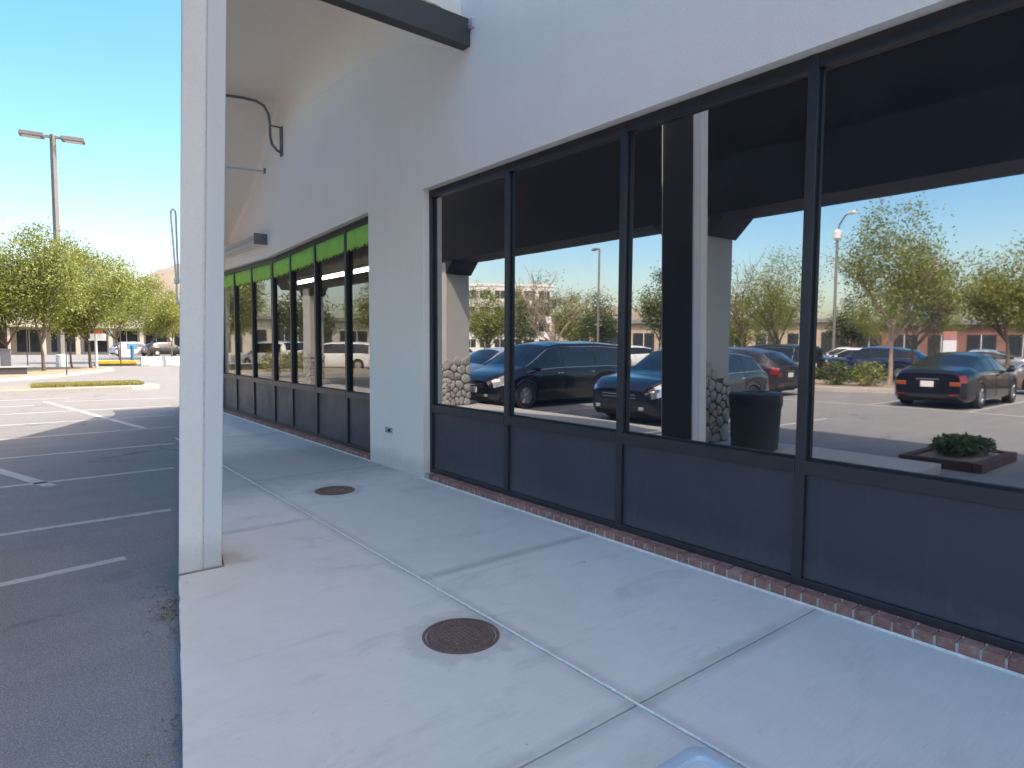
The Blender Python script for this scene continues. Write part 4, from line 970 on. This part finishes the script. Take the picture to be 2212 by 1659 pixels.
# ================================================================== POLES, SIGNS, FAR THINGS
def lamp(x, y, h, label, rot=0, kind='double', r=.13):
    o = empty('lamp_post', (x, y, GZ), rot); tag(o, label, 'lamp post')
    MB().tube([(0, 0, 0), (0, 0, h*.5), (0, 0, h)], [r, r*.9, r*.8], 4 if kind == 'double' else 10).build('pole', GALV, o)
    MB().lathe([(r*1.5, 0), (r*1.5, .8), (r*1.3, .85)], seg=16).build('base', TRIM, o)
    if kind == 'double':
        for s in (1, -1):
            MB().box((min(s*.1, s*.5), -.06, h-.22), (max(s*.1, s*.5), .06, h-.08)).build('arm', GALV, o)
            MB().add([(s*.42, -.36, h-.28), (s*1.65, -.36, h-.28), (s*1.65, .36, h-.28), (s*.42, .36, h-.28), (s*.42, -.36, h-.04), (s*1.6, -.34, h-.02), (s*1.6, .34, h-.02), (s*.42, .36, h-.04)],
                     [(0,3,2,1),(4,5,6,7),(0,1,5,4),(1,2,6,5),(2,3,7,6),(3,0,4,7)] if s > 0 else [(0,1,2,3),(7,6,5,4),(4,5,1,0),(5,6,2,1),(6,7,3,2),(7,4,0,3)]).build('lamp_head', GALV, o, bevel=.03)
            MB().box((min(s*.6, s*1.5), -.26, h-.315), (max(s*.6, s*1.5), .26, h-.282)).build('lens', TRIM, o, bevel=.02)
    elif kind == 'single':
        MB().tube([(0, 0, h-.1), (0, .3, h), (0, 1.0, h+.05)], .05, 8).build('arm', GALV, o)
        MB().box((-.16, .5, h-.03), (.16, 1.25, h+.12)).build('lamp_head', GALV, o, bevel=.03)
    else:
        MB().tube([(0, 0, h-.3), (0, -.2, h+.35), (0, -.8, h+.9), (0, -1.3, h+1.0)], .06, 8).build('arm', GALV, o)
        MB().box((-.2, -1.9, h+.9), (.2, -1.2, h+1.1)).build('lamp_head', TRIM, o, bevel=.04)
        MB().lathe([(.1, h-.9), (.3, h-.7), (.3, h-.2), (.1, h)], seg=12).build('collar', TRIM, o)
    return o
lamp(2.65, 48.2, 14.2, 'tall grey parking lot lamp post with two box heads above the trees', math.radians(-8), r=.2)
lamp(-29.7, 35.0, 9.2, 'slim lamp post with one arm mirrored above the minivan', .4, 'single', .1)
lamp(-44.1, 23.6, 10.8, 'tall curved arm lamp post mirrored left of the hedge tree', .5, 'curved', .12)
lamp(-52, 22.5, 7.2, 'small distant lamp post beside the curved one', .8, 'single', .08)
lamp(-36.5, 33.5, 8.5, 'slender distant post just right of the second mullion', .2, 'single', .07)

ub = tag(empty('utility_cabinet', (-.05, 38.9, 0)), 'grey utility cabinet standing by the leftmost trees', 'cabinet')
MB().box((-.2, -.2, 0), (.2, .2, 1.1)).build('cabinet', METAL, ub, bevel=.02); MB().box((-.22, -.22, 1.101), (.22, .22, 1.15)).build('lid', METAL, ub, bevel=.01)
pw = tag(empty('planter_wall', (-1.6, 36.6, 0)), 'low dark stone planter wall at the left edge in the trees\' shade', 'wall')
MB().box((-2.4, -.25, -.05), (2.3, .25, .32)).build('wall', STMORT, pw, bevel=.02); MB().box((-2.45, -.3, .321), (2.35, .3, .38)).build('coping', CURB, pw, bevel=.015)
sg = tag(empty('sign_post', (3.95, 42.6, .02)), 'thin white post carrying a pale sign panel among the trees', 'sign')
MB().tube([(0, 0, 0), (0, 0, 1.9)], .07, 8).build('post', TRIM, sg); MB().box((-.35, -.03, 1.55), (.5, .03, 1.95)).build('panel', PLATE, sg, bevel=.01)
MB().box((-.1, -.035, 1.96), (.35, .035, 2.14)).build('topper', simple('orange_red_paint', (.5, .09, .04), .6), sg, bevel=.01)
yk = tag(empty('yellow_kerb', (5.55, 50.6, 0)), 'bright yellow painted kerb end around the far tree', 'kerb')
MB().prism([(-.95, .25), (-.75, -.2), (1.35, -.75), (1.5, -.4), (1.2, .0), (-.6, .6)], 0.0, .22).build('kerb', simple('yellow_paint', (.62, .40, .03), .7, 0, .15, 4), yk, bevel=.03)
bp = tag(empty('blue_post', (6.75, 50.3, 0)), 'short blue post at the right end of the yellow kerb', 'post')
MB().tube([(0, 0, -.1), (0, 0, 1.25)], .11, 10).build('post', simple('blue_paint', (.05, .16, .28), .5), bp); MB().box((-.3, -.04, 1.0), (.35, .04, 1.4)).build('panel', simple('blue_panel', (.12, .30, .42), .5), bp, bevel=.02)
for i, (x0, x1, y, lab) in enumerate([(7.1, 8.35, 49.3, 'white concrete barrier block right of the blue post'), (8.4, 11.5, 48.4, 'long white concrete barrier partly hidden by the pillar')]):
    wb = tag(empty('concrete_barrier', ((x0+x1)/2, y, GZ)), lab, 'barrier'); hw_ = (x1-x0)/2
    MB().xprism([(-.3, 0), (.3, 0), (.22, .25), (.15, .62), (-.15, .62), (-.22, .25)][::-1], -hw_, hw_).build('block', simple('white_barrier', (.62, .61, .58), .8, 0, .1, 2), wb, bevel=.02)
    MB().box((-hw_+.1, -.34, .0), (-hw_+.5, -.24, .12)).build('foot', CURB, wb, bevel=.01)
for i, (x, y, lab) in enumerate([(-.0, 33.6, 'left'), (.9, 47.5, 'right')]): pass
# thin poles
for x, y, h_, lab in [(2.15, 35.9, 1.5, 'thin dark marker stake on the tip of the tree island'), (.95, 47.5, 2.2, 'thin rusty pole between the two left trees'), (5.6, 46.5, 2.6, 'very thin grey pole right of the white sign')]:
    o = tag(MB().tube([(0, 0, -.05), (0, 0, h_)], .028, 6).build('marker_pole', simple('dark_pole', (.07, .06, .055), .6), loc=(x, y, 0)), lab, 'pole')

# far low shops behind the trees (direct view)
TANW = simple('tan_shop_wall', (.42, .33, .24), .85, 0, .12, .5); BRW = simple('brick_shop_wall', (.22, .11, .08), .9, 0, .2, .8); CREAM = simple('cream_wall', (.55, .49, .38), .85, 0, .08, .5)
ROOFG = simple('grey_roof', (.22, .2, .19), .9, 0, .15, .5); DKGL = simple('shop_glass', (.03, .035, .04), .1, 0, .1, 1); WHW = simple('white_office_wall', (.66, .64, .60), .8, 0, .06, .3)
def shop(name, loc, rot, w_, d_, h_, wallm, label, nb=8, roofm=ROOFG, storeys=1, awn=None, cols=False):
    o = tag(empty(name, loc, rot), label, 'building')
    MB().box((-w_/2, 0, 0), (w_/2, d_, h_)).build('wall', wallm, o)
    MB().box((-w_/2-.4, -.6 if storeys == 1 else -.1, h_), (w_/2+.4, d_+.4, h_+.5)).build('roof', roofm, o, bevel=.03)
    bw = w_/nb; sh = h_/storeys
    for s in range(storeys):
        for k in range(nb):
            xc = -w_/2+(k+.5)*bw; z0 = s*sh+(.3 if storeys == 1 else sh*.25); z1 = s*sh+sh*(.72 if storeys == 1 else .75)
            wv = MB().box((xc-bw*.36, -.03, z0), (xc+bw*.36, -.001, z1)).build('window', DKGL, o)
            MB().box((xc-.04, -.06, z0), (xc+.04, -.031, z1)).build('frame', TRIM, wv)
    if cols:
        for k in range(nb+1):
            xc = -w_/2+k*bw; MB().box((xc-.22, -3.0, 0), (xc+.22, -2.6, h_*.78)).build('column', CREAM, o, bevel=.02)
        MB().box((-w_/2-.4, -3.3, h_*.78), (w_/2+.4, -.61, h_+.1)).build('arcade_roof', wallm, o, bevel=.03)
    return o
shop('shop_row', (14, 96, GZ), math.radians(-8), 34, 12, 4.2, CREAM, 'long low cream shop row with columns behind the trees', 10, cols=True)
shop('brick_shop', (-13, 88, GZ), math.radians(6), 22, 12, 3.8, BRW, 'low brick shop at the far left behind the tree trunks', 7)
shop('warehouse', (44, 150, GZ), math.radians(-14), 40, 20, 6.5, WHW, 'pale distant shed close to the pillar edge', 8)
for x, y, m_, lab in [(11.5, 84, WHITEP, 'white pickup parked before the cream shop row'), (14.5, 83, BLKP, 'dark car parked close to the pillar edge by the shops')]:
    c = copy_tree(cro); recolor(c, GREYP, m_); put_car(c, x, y, .3, lab, 'car', 'cars before the far shops')
for x, y, lab in [(9.6, 76, 'small white service cabinet by the far shops'), ]:
    o = tag(MB().box((-.5, -.4, 0), (.5, .4, 1.6)).build('service_cabinet', PLATE, bevel=.04, loc=(x, y, GZ)), lab, 'cabinet')
# mirrored far buildings
shop('office_block', (-66, 99, GZ), math.radians(35), 26, 16, 12.6, WHW, 'white multi-storey office block far across the lot', 9, WHW, 4)
shop('brick_store', (-82, 18, GZ), math.radians(78), 46, 14, 4.2, BRW, 'low brick store with dark front beyond the right trees', 12)
shop('tan_store', (-62, 48, GZ), math.radians(52), 34, 12, 4.4, TANW, 'low tan store behind the mirrored pillar', 9)
shop('pale_store', (-24, 84, GZ), math.radians(14), 40, 12, 4.6, CREAM, 'low pale store mirrored behind the silver sedan', 10)
# blue banner and store sign seen in the last pane
o = tag(empty('store_sign', (-44, 15.6, GZ)), 'tall white sign panel with red top beyond the navy sedan', 'sign')
MB().tube([(0, 0, 0), (0, 0, 1.4)], .08, 8).build('post', GALV, o); MB().box((-.08, -.4, 1.2), (.08, .4, 2.1)).build('panel', PLATE, o, bevel=.02); MB().box((-.09, -.4, 2.102), (.09, .4, 2.7)).build('red_panel', simple('red_sign', (.42, .20, .18), .5), o, bevel=.02)
o = tag(empty('blue_banner', (-46, 18.2, GZ)), 'pole with a bright blue banner mirrored beyond the navy sedan', 'banner')
MB().tube([(0, 0, 0), (0, 0, 4.6)], .07, 8).build('pole', GALV, o); MB().box((-.04, -1.2, 3.7), (.04, -.08, 4.6)).build('cloth', simple('blue_cloth', (.05, .25, .75), .7), o, bevel=.01)
cn = tag(empty('white_bollard', (-17.0, 12.75, GZ)), 'white flared bollard at the kerb of the hedge island', 'bollard')
MB().lathe([(.22, 0), (.2, .12), (.1, .5), (.08, .95), (.04, 1.0)], seg=16).build('body', PLATE, cn, smooth=True)
# dry hills beyond the shops
def hill(name, cxh, cyh, rx, ry, hh, seed):
    r = random.Random(seed); nx, ny = 40, 14; v = []; f = []
    ph = [r.uniform(0, 6) for _ in range(6)]
    for j in range(ny+1):
        for i in range(nx+1):
            u, t_ = i/nx*2-1, j/ny*2-1
            z = hh*max(0, 1-abs(u)**2.2)*max(0, 1-t_*t_)*(1+.25*math.sin(u*7+ph[0])+.16*math.sin(u*17+ph[1]+t_*3)+.1*math.sin(u*31+ph[2]+t_*7))
            v.append((cxh+u*rx, cyh+t_*ry, GZ-.2+z))
    for j in range(ny):
        for i in range(nx): a = j*(nx+1)+i; f.append((a, a+1, a+nx+2, a+nx+1))
    o = MB().add(v, f).build(name, simple('dry_hill', (.27, .22, .155), .95, 0, .22, .03), smooth=True, kind='structure'); return o
hill('hill', 120, 560, 230, 120, 46, 3); hill('hill', -420, 420, 260, 200, 30, 5)
